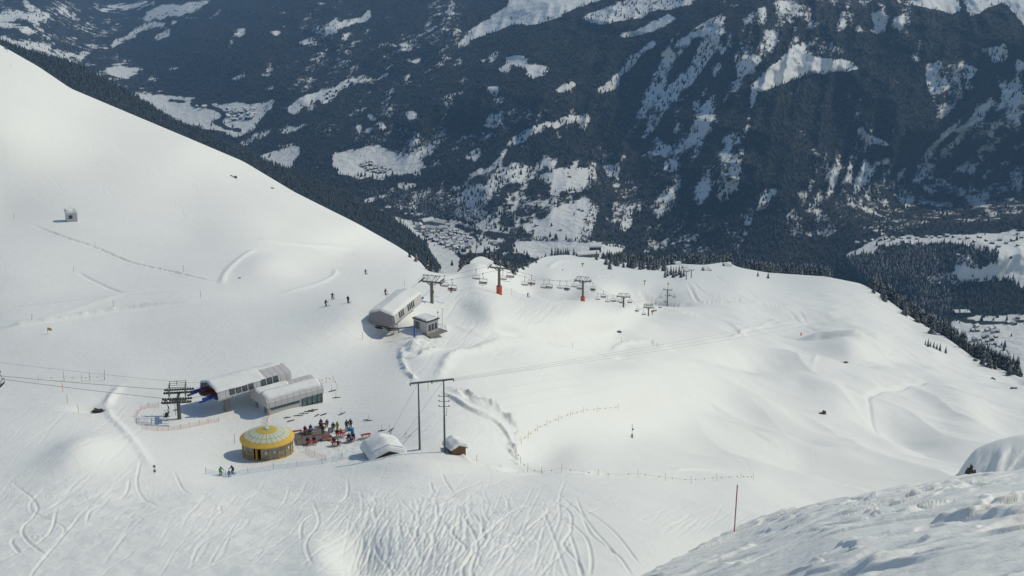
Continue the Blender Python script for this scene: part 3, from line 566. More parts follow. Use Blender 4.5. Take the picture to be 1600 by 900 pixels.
def cone_forest(name, P, H, label, cat, mat, sides=5, tiers=1, wr=.2, flat=.0, seed=0):
    r = np.random.default_rng(seed); n = len(P)
    ang0 = r.uniform(0, 6.28, n); vs = []; fs = []; off = 0; W_ = H * wr * r.uniform(.8, 1.25, n)
    tone = r.uniform(0, 1, n) ** 1.5
    vert = []; tri = []; tn = []
    for t in range(tiers):
        z0 = H * (.06 + t * .9 / tiers * .85); z1 = H * min(1.0, .55 + .45 * (t + 1) / tiers) if tiers > 1 else H
        rad = W_ * (1 - t / (tiers + .3))
        ring = []
        for k in range(sides):
            a = ang0 + k * 2 * math.pi / sides + t; rr = rad * r.uniform(.75, 1.2, n)
            ring.append(np.stack([P[:, 0] + rr * np.cos(a), P[:, 1] + rr * np.sin(a), P[:, 2] + z0 + H * r.uniform(-.04, .04, n)], -1))
        apex = np.stack([P[:, 0] + W_ * .05, P[:, 1], P[:, 2] + z1], -1)
        vb = np.stack(ring + [apex], 1); vert.append(vb.reshape(-1, 3)); tn.append(np.repeat(tone, sides + 1))
        base = off + np.arange(n)[:, None] * (sides + 1)
        for k in range(sides): tri.append(np.concatenate([base + k, base + (k + 1) % sides, base + sides], 1))
        off += n * (sides + 1)
    co = np.concatenate(vert).astype(np.float32); q = np.concatenate(tri).astype(np.int32); tn = np.concatenate(tn)
    me = bpy.data.meshes.new(name); me.vertices.add(len(co)); me.vertices.foreach_set('co', co.ravel()); me.loops.add(q.size); me.loops.foreach_set('vertex_index', q.ravel())
    me.polygons.add(len(q)); me.polygons.foreach_set('loop_start', (np.arange(len(q)) * 3).astype(np.int32)); me.polygons.foreach_set('loop_total', np.full(len(q), 3, np.int32)); me.update(calc_edges=True)
    at = me.attributes.new('tone', 'FLOAT', 'POINT'); at.data.foreach_set('value', tn.astype(np.float32)); me.materials.append(mat)
    o = bpy.data.objects.new(name, me); COL.objects.link(o); o['kind'] = 'stuff'; o['label'] = label; o['category'] = cat
    return o
# mountain forest
nT = 150000
tu = rng.uniform(-250, 1850, nT); tv = rng.uniform(-55, 560, nT) 
sn = gsample(SN2, tu, tv, -300, 2.6, -60, 2.2)
snr = gsample(SN, tu, tv, -300, 2.6, -60, 2.2); ntm = gsample(SNOTREE.astype(float), tu, tv, -300, 2.6, -60, 2.2)
prob = np.where(snr > .9, .006 + .25 * (sn < .85), np.where(snr > .58, .34, np.clip(1.0 - .9 * np.clip(sn, 0, 1) * 1.1 - .35 * (snr > .33), .1, 1)))
# only where the picture could show the far side
hid = tv > interp(SIL, tu) + 12
keep = (rng.uniform(0, 1, nT) < prob) & (ntm < .1) & ~hid
tu, tv = tu[keep], tv[keep]
P = np.stack([gsample(A, tu, tv, -300, 2.6, -60, 2.2) for A in (XF, YFd, ZF)], -1); P[:, 2] -= 1
H = (8 + 13 * rng.uniform(0, 1, len(P)) ** 1.6) * np.where(tv < 60, .8, 1)
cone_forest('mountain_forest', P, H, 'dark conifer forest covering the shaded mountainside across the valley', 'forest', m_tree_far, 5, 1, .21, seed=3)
nR = 42000
tu = rng.uniform(-250, 690, nR); tq = rng.uniform(0, 1, nR)
P = np.stack([np.stack([gsample(A, tu, tq, -300, 3.0, 0, 1 / (n4 - 1)) for A in (X4, Y4, Z4)], -1)][0], -1) if False else np.stack([gsample(A, tu, tq, -300, 3.0, 0, 1 / (n4 - 1)) for A in (X4, Y4, Z4)], -1)
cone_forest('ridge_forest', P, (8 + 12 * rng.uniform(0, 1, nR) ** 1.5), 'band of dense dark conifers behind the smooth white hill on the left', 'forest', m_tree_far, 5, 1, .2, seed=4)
# ------------------------------------------------------------------ object helpers
class B:
    """collects shapes, linked later as one mesh object"""
    def __init__(s): s.bm = bmesh.new()
    def box(s, c, d, rz=0, M=None, bev=0):
        r = bmesh.ops.create_cube(s.bm, size=1)['verts']
        m = Matrix.Translation(c) @ (M if M else Matrix.Rotation(rz, 4, 'Z'))
        for v in r: v.co = m @ Vector((v.co.x * d[0], v.co.y * d[1], v.co.z * d[2]))
        if bev:
            es = list({e for v in r for e in v.link_edges}); bmesh.ops.bevel(s.bm, geom=es, offset=bev, segments=2, affect='EDGES')
        return s
    def beam(s, a, b, w, h):
        a, b = Vector(a), Vector(b); d = b - a; q = d.to_track_quat('X', 'Z').to_matrix().to_4x4()
        return s.box((a + b) / 2, (d.length, w, h), M=q)
    def tube(s, a, b, r, r2=None, n=8):
        a, b = Vector(a), Vector(b); d = b - a; r2 = r if r2 is None else r2
        q = d.to_track_quat('Z', 'Y').to_matrix().to_4x4(); m = Matrix.Translation((a + b) / 2) @ q
        bmesh.ops.create_cone(s.bm, cap_ends=True, segments=n, radius1=r, radius2=r2, depth=d.length, matrix=m); return s
    def path(s, pts, r, n=6):
        for a, b in zip(pts[:-1], pts[1:]): s.tube(a, b, r, n=n)
        return s
    def ball(s, c, r, sub=2, sc=(1, 1, 1)):
        m = Matrix.Translation(c) @ Matrix.Diagonal((sc[0], sc[1], sc[2], 1))
        bmesh.ops.create_icosphere(s.bm, subdivisions=sub, radius=r, matrix=m); return s
    def poly(s, pts):
        s.bm.faces.new([s.bm.verts.new(p) for p in pts]); return s
    def prism(s, prof, x0, x1, cap=(True, True)):
        """profile in (y, z) run along x"""
        a = [s.bm.verts.new((x0, y, z)) for y, z in prof]; b = [s.bm.verts.new((x1, y, z)) for y, z in prof]; n = len(prof)
        for i in range(n): s.bm.faces.new((a[i], a[(i + 1) % n], b[(i + 1) % n], b[i]))
        if cap[0]: s.bm.faces.new(a[::-1])
        if cap[1]: s.bm.faces.new(b)
        return s
    def shell(s, prof, inn, x0, x1):
        n = len(prof)
        o0 = [s.bm.verts.new((x0, y, z)) for y, z in prof]; o1 = [s.bm.verts.new((x1, y, z)) for y, z in prof]
        i0 = [s.bm.verts.new((x0, y, z)) for y, z in inn]; i1 = [s.bm.verts.new((x1, y, z)) for y, z in inn]
        for k in range(n):
            j = (k + 1) % n
            s.bm.faces.new((o0[k], o0[j], o1[j], o1[k])); s.bm.faces.new((i0[k], i1[k], i1[j], i0[j]))
            s.bm.faces.new((o0[k], i0[k], i0[j], o0[j])); s.bm.faces.new((o1[k], o1[j], i1[j], i1[k]))
        return s
    def lathe(s, prof, n=24, c=(0, 0, 0)):
        rows = []
        for r, z in prof: rows.append([s.bm.verts.new((c[0] + r * math.cos(6.28319 * k / n), c[1] + r * math.sin(6.28319 * k / n), c[2] + z)) for k in range(n)])
        for a, b in zip(rows[:-1], rows[1:]):
            for k in range(n): s.bm.faces.new((a[k], a[(k + 1) % n], b[(k + 1) % n], b[k]))
        return s
    def grid(s, f, n, m):
        vs = [[s.bm.verts.new(f(i / n, j / m)) for j in range(m + 1)] for i in range(n + 1)]
        for i in range(n):
            for j in range(m): s.bm.faces.new((vs[i][j], vs[i + 1][j], vs[i + 1][j + 1], vs[i][j + 1]))
        return s
    def done(s, name, mat, parent=None, smooth=False):
        bmesh.ops.remove_doubles(s.bm, verts=s.bm.verts, dist=1e-4)
        bmesh.ops.recalc_face_normals(s.bm, faces=s.bm.faces)
        me = bpy.data.meshes.new(name); s.bm.to_mesh(me); s.bm.free()
        if smooth:
            for p in me.polygons: p.use_smooth = True
        me.materials.append(mat)
        o = bpy.data.objects.new(name, me); COL.objects.link(o)
        if parent: o.parent = parent
        return o
def tag(o, label, cat, group=None):
    o['label'] = label; o['category'] = cat
    if group: o['group'] = group
    return o
def thing(name, label, cat, loc, rz=0, group=None):
    o = bpy.data.objects.new(name, None); COL.objects.link(o); o.empty_display_size = .3
    o.location = loc; o.rotation_euler = (0, 0, rz); return tag(o, label, cat, group)
def kids(o): return [c for c in bpy.data.objects if c.parent == o]
def snapshot(o): return (o, [(c, snapshot(c)[1]) for c in kids(o)])
def copy_tree(tree, parent=None):
    o, ch = tree; c = o.copy(); COL.objects.link(c); c.parent = parent
    for t in ch: copy_tree(t, c)
    return c
def snow_sheet(prof, x0, x1, th, wob=.25, n=36, seed=0, bb=None, over=0.0, pw=14):
    """snow lying on a roof: prof is the (y, z) roof line, th thickness in metres"""
    prof = [Vector((0, y, z)) for y, z in prof]; seg = [(b - a).length for a, b in zip(prof[:-1], prof[1:])]; tot = sum(seg)
    def at(t):
        d = t * tot
        for k, l in enumerate(seg):
            if d <= l or k == len(seg) - 1:
                p = prof[k].lerp(prof[k + 1], min(1, d / l)); e = (prof[k + 1] - prof[k]).normalized(); return p, Vector((0, -e.z, e.y)) * (1 if e.y > 0 else -1)
            d -= l
    m = 20; b = bb or B(); r = random.Random(seed); ph = [r.uniform(0, 6) for _ in range(6)]
    def wv(t, k): return math.sin(t * 7 + ph[k]) * .6 + math.sin(t * 17 + ph[k + 1]) * .4
    def pt(i, j, up):
        t0 = wob * .04 * (1 + wv(i, 0)); t1 = 1 - wob * .04 * (1 + wv(i, 2)); t = t0 + (t1 - t0) * j
        p, nr = at(t); x = x0 + (x1 - x0) * i + wob * .25 * wv(j, 1) * (1 if i > .5 else -1) * (abs(2 * i - 1) ** 6)
        fall = max(0, 1 - abs(2 * i - 1) ** 22) ** .5 * max(0, 1 - abs(2 * j - 1) ** pw) ** .5
        h = th * fall * (1 + .18 * math.sin(i * 9 + ph[0]) * math.cos(j * 5 + ph[1]))
        q = p + Vector((x, 0, 0))
        out = q + (nr * .35 + Vector((0, 0, .65))) * (h if up else 0) - nr * (.0 if up else .004)
        if over and up: out += Vector((1 if i > .5 else -1, 0, 0)) * over * abs(2 * i - 1) ** 4 * fall
        return out
    b.grid(lambda i, j: pt(i, j, True), n, m); b.grid(lambda i, j: pt(i, j, False), n, m)
    return b
def vec2yaw(a, b): return math.atan2(b.y - a.y, b.x - a.x)

# materials of the objects
M_PANEL = pm('pale_metal_cladding', (.58, .55, .51), .45, var=.06, stripes=(0, 1.35, .62))
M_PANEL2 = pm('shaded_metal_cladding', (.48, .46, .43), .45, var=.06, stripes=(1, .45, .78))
M_PLASTER = pm('pale_concrete_wall', (.55, .53, .48), .8, var=.08)
M_CONC = pm('rough_concrete', (.25, .235, .2), .9, var=.2, bump=.03)
M_DARK = pm('dark_opening', (.02, .02, .022), .5)
def glass_mat(name, col=(.05, .065, .07), rough=.06):
    m, n, b = new_mat(name); tc = N(n, 'ShaderNodeTexCoord'); no = N(n, 'ShaderNodeTexNoise'); no.inputs['Scale'].default_value = 1.7
    n.links.new(tc.outputs['Object'], no.inputs['Vector']); mx = N(n, 'ShaderNodeMix', data_type='RGBA'); n.links.new(no.outputs[0], mx.inputs[0])
    mx.inputs[6].default_value = [c * .5 for c in col] + [1]; mx.inputs[7].default_value = [c * 2.2 for c in col] + [1]
    n.links.new(mx.outputs[2], b.inputs['Base Color']); b.inputs['Roughness'].default_value = rough; b.inputs['Specular IOR Level'].default_value = .45; return m
M_GLASS = glass_mat('window_glass')
M_STEEL = pm('galvanised_steel', (.17, .175, .165), .5, .4, var=.2)
M_STEELD = pm('dark_steel', (.055, .055, .05), .5, .4, var=.2)
M_BLUE = pm('blue_machine_paint', (.02, .065, .28), .4)
M_RED = pm('red_paint', (.36, .03, .03), .55, var=.2)
M_ORANGE = pm('orange_padding', (.62, .11, .035), .7, var=.15)
M_YEL = pm('ochre_yellow_paint', (.52, .30, .045), .5, var=.12)
M_WOOD = pm('weathered_wood', (.19, .095, .05), .85, var=.35, scale=6, stripes=(2, .2, .5))
M_WOODV = pm('weathered_boards', (.20, .10, .055), .85, var=.35, scale=6, stripes=(1, .25, .4))
M_DECK = pm('grey_deck_planks', (.20, .155, .12), .85, var=.3, scale=2, stripes=(1, .3, .6))
M_PINE = pm('bench_pine', (.42, .30, .17), .7, var=.2)
M_BLACK = pm('black_seat', (.014, .014, .016), .6)
M_PALE = pm('pale_frame_paint', (.55, .56, .55), .4)
M_PEACH = pm('faded_seat', (.50, .36, .30), .6)
M_WIRE = pm('steel_cable', (.10, .10, .11), .5, .3)
M_POLEG = pm('grey_pole', (.10, .115, .115), .6, var=.2)

# ------------------------------------------------------------------ lift station in front (left)
GZ = G(360, 643).z
def axis_pts(u0, v0, z0, u1, v1, z1):
    a = W(u0, v0, -z0 / slope(v0)); b = W(u1, v1, -z1 / slope(v1)); return a, b
a, b_ = axis_pts(343, 628, GZ + 2.9, 454, 597, GZ + 2.9)
L1 = (b_ - a).length; yaw = vec2yaw(a, b_); nrm = Vector((-math.sin(yaw), math.cos(yaw), 0))
org = a + nrm * 3.6; org.z = GZ
st = thing('lift_station', 'long pale metal chairlift station under a smooth snow roof beside the dark terminal pylon', 'lift station', org, yaw)
hb = 2.9
prof = [(-3.3, hb), (-3.75, hb + .5), (-3.4, hb + 2.0), (-.1, hb + 2.95), (.1, hb + 2.95), (3.4, hb + 2.0), (3.75, hb + .5), (3.3, hb)]
inn = [(y * .94, hb + .12 + (z - hb) * .93) for y, z in prof]
B().shell(prof, inn, -.2, L1).done('cladding', M_PANEL, st)
B().prism([(y * .938, z) for y, z in inn], 1.0, L1 - .25).done('inner_wall', M_PANEL2, st)
e = B(); e.prism([(y * .99, hb + .03 + (z - hb) * .985) for y, z in prof], L1, L1 + .6); 
for v in e.bm.verts:
    if v.co.x > L1 + .3: v.co.y *= .86; v.co.z = hb + .3 + (v.co.z - hb) * .84
e.done('end_panel', M_PANEL2, st)
snow_sheet([(-3.6, hb + 1.95), (0, hb + 2.97), (3.6, hb + 1.95)], -.45, L1 * .66, .34, seed=3, n=48).done('roof_snow', m_cap, st, True)
snow_sheet([(-.5, hb + 2.85), (0, hb + 2.97), (3.5, hb + 1.98)], L1 * .6, L1 * .985, .22, .5, seed=8).done('roof_snow', m_cap, st, True)
tilt = math.atan2(.4, 1.7)
def side_window(par, x, z, w=.95, h=1.15, yb=-3.75, zb=hb, tl=tilt, y_off=0):
    y = yb + (z - zb - .5) * math.tan(tl) - .02 + y_off
    Mx = Matrix.Rotation(-tl, 4, 'X')
    f = B().box((x, y, z), (w + .14, .08, h + .14), M=Mx).done('window', M_STEELD, par)
    B().box((x, y - .035, z), (w, .05, h), M=Mx).done('pane', M_GLASS, f)
for x in (2.9, 4.3, 5.7, 7.1, 9.9, 11.3, 12.7): side_window(st, x * L1 / 16, hb + 1.45)
for x in (-1.9, -.75, .4, 1.55):
    f = B().box((.96, x, hb + 1.7), (.08, 1.0, .7)).done('window', M_PANEL, st); B().box((.91, x, hb + 1.7), (.06, .86, .58)).done('pane', M_GLASS, f)
B().box((2.2, -2.3, hb / 2 - .6), (1.0, .9, hb + 1.2), bev=.04).done('column', M_CONC, st)
B().box((L1 - 3, 1.2, hb / 2 - .6), (1.6, 1.6, hb + 1.2), bev=.04).done('column', M_CONC, st)
for yy in (-2.35, 2.35):
    q = B().beam((1.0, yy, hb + .9), (-2.9, yy, hb + .9), .35, .45).beam((-.6, yy - .5, hb + .95), (-3.6, yy, hb + .35), .5, .22)
    for k in range(5): q.tube((-.6 - k * .6, yy - .14, hb + .62 - k * .05), (-.6 - k * .6, yy + .14, hb + .62 - k * .05), .2)
    q.done('launch_arm', M_BLUE, st)
B().box((-.3, 0, hb + 1.1), (1.9, 3.4, .18)).done('drive_deck', M_RED, st)
B().box((-.6, 0, hb + 1.3), (1.2, .5, .5)).tube((-.2, 0, hb + .8), (-.2, 0, hb + 1.05), 1.9, n=24).done('bullwheel', M_STEELD, st)

# ------------------------------------------------------------------ low hall with glazed front
ca = G(421, 650); ca.z = GZ - .1
hl = thing('chair_garage', 'low pale hall with curved metal roof, partly snow covered, glazed at its right end', 'garage building', ca, yaw - .03)
LH, WH, HH = 11.9, 6.2, 1.85
B().box((LH / 2, WH / 2, HH / 2 - .5), (LH - .2, WH - .2, HH + 1)).done('wall', M_PLASTER, hl)
rp = [(-.05, HH - .15), (-.05, HH + .9), (.45, HH + 1.75), (1.7, HH + 2.35), (3.2, HH + 1.9), (3.3, HH + 1.9), (4.6, HH + 2.3), (6.2, HH + 1.7), (6.7, HH + .8), (6.7, HH - .15)]
B().prism(rp, -.35, LH + .25).done('roof', M_PANEL, hl)
snow_sheet([(.15, HH + 1.3), (.45, HH + 1.75), (1.7, HH + 2.35), (3.0, HH + 1.98)], -.3, LH * .99, .3, .9, seed=5, n=44).done('roof_snow', m_cap, hl, True)
snow_sheet([(3.4, HH + 1.95), (4.6, HH + 2.3), (5.6, HH + 1.9)], -.3, LH * .55, .22, .9, seed=6).done('roof_snow', m_cap, hl, True)
B().box((3.6, .05, HH - .55), (6.2, .06, .42)).done('window_band', M_GLASS, hl)
gf = B()
for k in range(5): gf.box((LH - 4.6 + k * 1.13, .02, HH / 2 - .05), (.09, .16, HH))
gf.box((LH - 2.35, .02, HH - .05), (4.6, .16, .1)).box((LH - 2.35, .02, .1), (4.6, .16, .12)); gf = gf.done('glazed_front', M_STEELD, hl)
for k in range(4): B().box((LH - 4.04 + k * 1.13, .06, HH / 2 - .05), (1.03, .05, HH - .2)).done('pane', glass_mat('hall_glass', (.10, .14, .13)), gf)
for yy, ww, hh in ((1.6, 1.1, 1.7), (5.0, 1.0, 1.6)):
    d = B().box((-.0 + .08, yy, hh / 2), (.1, ww, hh)).done('door', pm('grey_door', (.22, .25, .28), .5), hl); B().box((.01, yy - ww * .38, hh * .5), (.06, .05, .2)).done('handle', M_STEELD, d)
B().tube((LH - .3, -.2, -.3), (LH - .3, -.2, HH), .05).done('downpipe', M_STEEL, hl)
B().box((.4, -.02, HH - .35), (.16, .14, .2)).done('wall_lamp', M_DARK, hl)

# ------------------------------------------------------------------ pylons
def arm_trains(par, half, zt, ln, nw, wheel=.2, dbl=False, mat=M_STEELD, zarm=None):
    for sx in (-half, half):
        q = B()
        for oy in ((-.8, .8) if dbl else (0,)):
            q.beam((-ln / 2, sx + oy, zt), (ln / 2, sx + oy, zt), .09, .13)
            for k in range(nw):
                x = -ln / 2 + ln * (k + .5) / nw; q.tube((x, sx + oy - .09, zt + .18), (x, sx + oy + .09, zt + .18), wheel, n=10)
            for k in range(nw // 2):
                x = -ln / 2 + ln * (k + .5) / (nw // 2); q.beam((x - ln / nw * .6, sx + oy, zt + .1), (x + ln / nw * .6, sx + oy, zt + .1), .16, .14)
        q.done('sheave_train', mat, par)
def frame_top(par, half, z0, h, mat=M_STEEL, fx=.35):
    q = B()
    for xx in (-fx, fx):
        q.tube((xx, -half * .92, z0 + h), (xx, half * .92, z0 + h), .06)
        for s in (-1, 1):
            q.tube((xx, s * half * .9, z0 + h), (xx, s * half * .45, z0), .05); q.tube((xx, s * .12, z0), (xx, s * half * .45, z0 + h), .045); q.tube((xx, s * half * .45, z0 + h), (xx, s * half * .45, z0), .035)
    for yy in (-.92, -.45, 0, .45, .92): q.tube((-fx, half * yy, z0 + h), (fx, half * yy, z0 + h), .04)
    q.done('working_frame', mat, par)
def pylon(name, label, base, H, half, yaw, ln=2.6, nw=6, rad=.42, frame=True, pad=0, dbl=False, fh=1.35, sign=False, mat=M_STEEL, fx=.35):
    p = thing(name, label, 'lift pylon', base, yaw, 'pylons of the chairlifts')
    B().tube((0, 0, -2), (0, 0, H), rad, rad * .8, n=14).done('shaft', mat, p)
    q = B().beam((0, -half, H + .05), (0, half, H + .05), .45, .4)
    for s in (-1, 1): q.beam((0, s * .2, H - .9), (0, s * half * .55, H - .05), .25, .2)
    q.done('crossarm', mat, p)
    arm_trains(p, half, H + .35, ln, nw, dbl=dbl)
    for s in (-1, 1): B().box((0, s * (half + .35), H + .1), (ln * .9, .4, .05)).tube((-ln * .4, s * (half + .52), H + .1), (-ln * .4, s * (half + .52), H + .95), .025).tube((ln * .4, s * (half + .52), H + .1), (ln * .4, s * (half + .52), H + .95), .025).tube((-ln * .4, s * (half + .52), H + .95), (ln * .4, s * (half + .52), H + .95), .025).done('catwalk', mat, p)
    if frame: frame_top(p, half, H + .3, fh, mat, fx)
    q = B()
    for s in (-.18, .18): q.tube((-rad - .22, s, 1.6), (-rad - .22, s, H), .02, n=5)
    k = 1.8
    while k < H: q.tube((-rad - .22, -.18, k), (-rad - .22, .18, k), .014, n=4); k += .45
    q.done('ladder', M_STEELD, p)
    if pad: B().tube((0, 0, -.3), (0, 0, pad), rad + .38, n=14).done('padding', M_ORANGE, p)
    if sign: 
        B().box((-.02, -rad - .05, H * .55), (.5, .06, .9)).done('warning_plate', M_YEL, p)
    return p
def top_h(base, v_top):
    """height over base that projects to row v_top"""
    return -slope(v_top) * base.y - base.z
TB = W(281, 661, (-(GZ) / slope(661))); TB.z = GZ; TB.x = ray(281, 661)[0] / ray(281, 661)[1] * TB.y
Ht = top_h(TB, 622)
py = pylon('terminal_pylon', 'tall dark pylon with wide roller arms and truss top beside the snow-roofed lift station', TB, Ht, 2.35, math.radians(8), 5.6, 12, .42, True, 0, True, 2.3, mat=pm('grey_green_steel', (.13, .135, .115), .6, .3, var=.2), fx=1.5)
B().tube((0, 0, Ht + 2.6), (0, 0, Ht + 3.4), .05).done('mast', M_STEELD, py)
B().beam((-1.6, 0, Ht - .4), (1.6, 0, Ht - .4), .3, .3).done('crossarm', M_STEEL, py)

# pylons down the other side.  (u, v_base, v_arm, y, half gauge)
def lin(u, v, y): p = W(u, v, y); return p
TW = [(675, 474, 441, 350), (780, 459, 419, 405), (910.5, 469, 439.5, 525), (974, 481, 464, 650), (1013, 493.5, 481, 850), (1042.5, 476, 453, 1000), (1072, 437, 424, 1400)]
bases = []
for i, (u, v, va_, y) in enumerate(TW):
    g = G(u, v); bs = W(u, v, g.y); bs.z = g.z; bases.append(bs)
hts = [top_h(bs, t[2]) for bs, t in zip(bases, TW)]
yaws = []
for i in range(len(bases)):
    p0 = bases[max(0, i - 1)]; p1 = bases[min(len(bases) - 1, i + 1)]; yaws.append(vec2yaw(p0, p1))
yaws[0] = vec2yaw(bases[0], bases[1])
print('pylon heights', [round(h, 1) for h in hts])
PL = ['grey lift pylon with yellow warning plate just beyond the upper lift station', 'lift pylon with tall orange padding below the rounded snow knoll', 'lift pylon with short orange padding standing before the shaded hollow',
      'short lift pylon without padding on the brow, right of the orange-padded ones', 'lift pylon with the rounded cage-like head sunk behind the snow brow', 'slim lift pylon with a yellow box on top, standing alone in the bowl', 'distant lift pylon by the snowy huts at the tree clump']
for i, (bs, h) in enumerate(zip(bases, hts)):
    p = pylon('lift_pylon', PL[i], bs, h, 2.75 if i else 2.6, yaws[i], 3.2 if i else 3.6, 6, .48 if i < 3 else .5, i not in (1, 5), (0, 2.6, 1.9, 0, 0, 0, 0)[i], sign=i == 0, fh=1.5 if i != 4 else 1.9)
    if i == 1:
        q = B()
        for s in (-1, 1): q.tube((-.4, s * .3, h + .3), (-.9, s * 1.2, h + 1.5), .06).tube((.4, s * .3, h + .3), (.9, s * 1.2, h + 1.5), .06)
        q.tube((-.9, -1.2, h + 1.5), (-.9, 1.2, h + 1.5), .05).done('lifting_frame', M_STEELD, p)
        B().tube((0, 0, h * .52), (.2, -3.4, h * .52), .05).done('side_rail', M_STEEL, p)
    if i == 5: B().box((0, -.2, h + 5.0), (1.1, 1.1, 1.3)).tube((0, 0, h), (0, 0, h + 4.6), .2).done('radar_box', pm('yellow_box', (.55, .38, .06), .6), p)
    if i == 4:
        q = B(); 
        for z in (h + .9, h + 2.2): q.path([(1.6 * math.cos(a * .5236), 3.0 * math.sin(a * .5236), z) for a in range(13)], .09, 5)
        for a in range(12): q.tube((1.6 * math.cos(a * .5236), 3.0 * math.sin(a * .5236), h + .9), (1.6 * math.cos(a * .5236), 3.0 * math.sin(a * .5236), h + 2.2), .06, n=5)
        q.done('head_cage', M_STEEL, p)
g = G(1080, 434); p = pylon('lift_pylon', 'farthest lift pylon, just right of the distant one by the huts', W(1080, 434, g.y), top_h(W(1080, 434, g.y), 422), 2.4, yaws[-1], 3, 6, .5, False)

# haul ropes: two strands over the pylons, sagging between them
def strand(side):
    pts = []
    ends = [Vector((0, 0, 0))]
    for i, (bs, h) in enumerate(zip(bases, hts)):
        n_ = Vector((-math.sin(yaws[i]), math.cos(yaws[i]), 0)) * (2.75 if i else 2.6) * side
        pts.append(bs + n_ + Vector((0, 0, h + .58)))
    return pts
def sagged(a, b, sag, n=14): return [a.lerp(b, t / n) - Vector((0, 0, 4 * sag * (t / n) * (1 - t / n))) for t in range(n + 1)]

# ------------------------------------------------------------------ upper lift station with control cabin
u0 = G(598, 521); GZ2 = G(612, 515).z
a2 = W(597, 519, 0); 
near_c = W(597, 520, -GZ2 / slope(520)); far_c = W(655, 482, 0); far_c = near_c + (bases[0] - near_c).normalized() * 17.5
yaw2 = vec2yaw(near_c, bases[0]) - .07
s2 = thing('lift_station', 'smaller pale station with thick white snow roof and a dark grey gable above the piste', 'lift station', Vector((near_c.x, near_c.y, GZ2)), yaw2)
hb2 = 1.75; L2 = 17.0
def P2(w_, z0=hb2): return [(-2.7 * w_, z0), (-3.35 * w_, z0 + .9), (-3.05 * w_, z0 + 2.85), (-.1 * w_, z0 + 3.75), (.1 * w_, z0 + 3.75), (3.05 * w_, z0 + 2.85), (3.35 * w_, z0 + .9), (2.7 * w_, z0)]
o2 = P2(1); B().prism(o2, 0, L2).done('cladding', M_PANEL, s2)
e = B(); e.prism([(y * .97, hb2 + .15 + (z - hb2) * .93) for y, z in o2], -.5, 0)
for v in e.bm.verts:
    if v.co.x < -.3: v.co.y *= .93; v.co.z = hb2 + .45 + (v.co.z - hb2) * .88
e.done('gable_panel', pm('dark_grey_panel', (.23, .21, .215), .5, var=.05, stripes=(1, .22, .8)), s2)
snow_sheet([(-3.2, hb2 + 2.82), (0, hb2 + 3.77), (3.2, hb2 + 2.82)], -.55, L2 + .2, .5, seed=12, n=48, wob=.15).done('roof_snow', m_cap, s2, True)
tl2 = math.atan2(.4, 2.1)
for x in (3.2, 4.3, 5.4, 8.6, 9.7, 10.8, 11.9): side_window(s2, x, hb2 + 2.0, .62, 1.5, -3.35, hb2 + .4, tl2)
B().box((3.0, 0, hb2 / 2 - .6), (1.5, 1.5, hb2 + 1.2)).done('column', M_CONC, s2); B().box((12.5, 0, hb2 / 2 - 1), (1.6, 1.6, hb2 + 2)).done('column', M_CONC, s2)
for yy in (-2.3, 2.3): B().beam((L2 - .5, yy, hb2 + .9), (L2 + 3.4, yy, hb2 + .6), .35, .4).beam((L2 + .1, yy, hb2 + .5), (L2 + 1.2, yy, hb2 + 1.5), .4, .9).done('launch_arm', M_BLUE, s2)
B().tube((2.2, -2.6, hb2 + .02), (2.2, 2.6, hb2 + .02), .1).path([(2.2 + 2.5 * math.cos(t * .3 + 1.57), 2.5 * math.sin(t * .3 + 1.57), hb2 - .12) for t in range(11)], .1).done('turning_rail', M_STEELD, s2)

cb = G(657, 526); cz = GZ2
cabp = W(671, 529, 0); yc_ = -(cz - .3) / slope(523); cabp = W(668, 523, yc_)
cyaw = math.radians(48)
cab = thing('control_cabin', 'small pale flat-roofed cabin with snowy roof and steel platform beside the upper station', 'cabin', Vector((cabp.x, cabp.y, cz)), cyaw)
CX_, CY_ = 3.6, 4.6                                   # local x: right-hand face, y: long front running to the left
B().box((CX_ / 2, CY_ / 2, 1.25), (CX_, CY_, 2.9)).done('wall', pm('cream_cabin_wall', (.62, .56, .52), .7, var=.06), cab)
B().box((CX_ / 2, CY_ / 2, 2.78), (CX_ + .5, CY_ + .5, .2)).done('roof', M_STEELD, cab)
sn_ = B(); snow_sheet([(.05, 2.9), (CY_ * .5, 2.9), (CY_ - .05, 2.9)], 0, CX_, .32, .6, seed=4, bb=sn_); sn_.done('roof_snow', m_cap, cab, True)
for k in range(2):
    f = B().box((-.03, 3.0 + k * .85, 1.3), (.07, .75, 1.7)).done('window', M_STEELD, cab); B().box((-.07, 3.0 + k * .85, 1.3), (.05, .6, 1.5)).done('pane', glass_mat('cabin_glass', (.12, .17, .17)), f)
for k in range(3):
    f = B().box((.7 + k * 1.05, -.03, 1.2), (.7, .07, 1.5)).done('window', M_STEELD, cab); B().box((.7 + k * 1.05, -.07, 1.2), (.56, .05, 1.35)).done('pane', M_GLASS, f)
B().box((CX_ / 2 + .4, CY_ / 2 - .8, -.35), (CX_ + 2.0, CY_ + 1.6, .28)).done('platform', M_CONC, cab)
q = B()
for p_ in ((-.4, -1.3), (1.6, -1.3), (3.6, -1.3), (CX_ + 1.2, -1.3), (CX_ + 1.2, .6), (CX_ + 1.2, 2.4)): q.tube((p_[0], p_[1], -.25), (p_[0], p_[1], .85), .035)
for z in (.4, .85): q.tube((1.6, -1.3, z), (CX_ + 1.2, -1.3, z), .03).tube((CX_ + 1.2, -1.3, z), (CX_ + 1.2, 2.4, z), .03)
q.done('railing', M_STEEL, cab)
B().prism([(-.6, -.45), (2.6, -.45), (1.9, -4.5), (.2, -4.5)], 1.0, 2.4).done('support', M_CONC, cab)
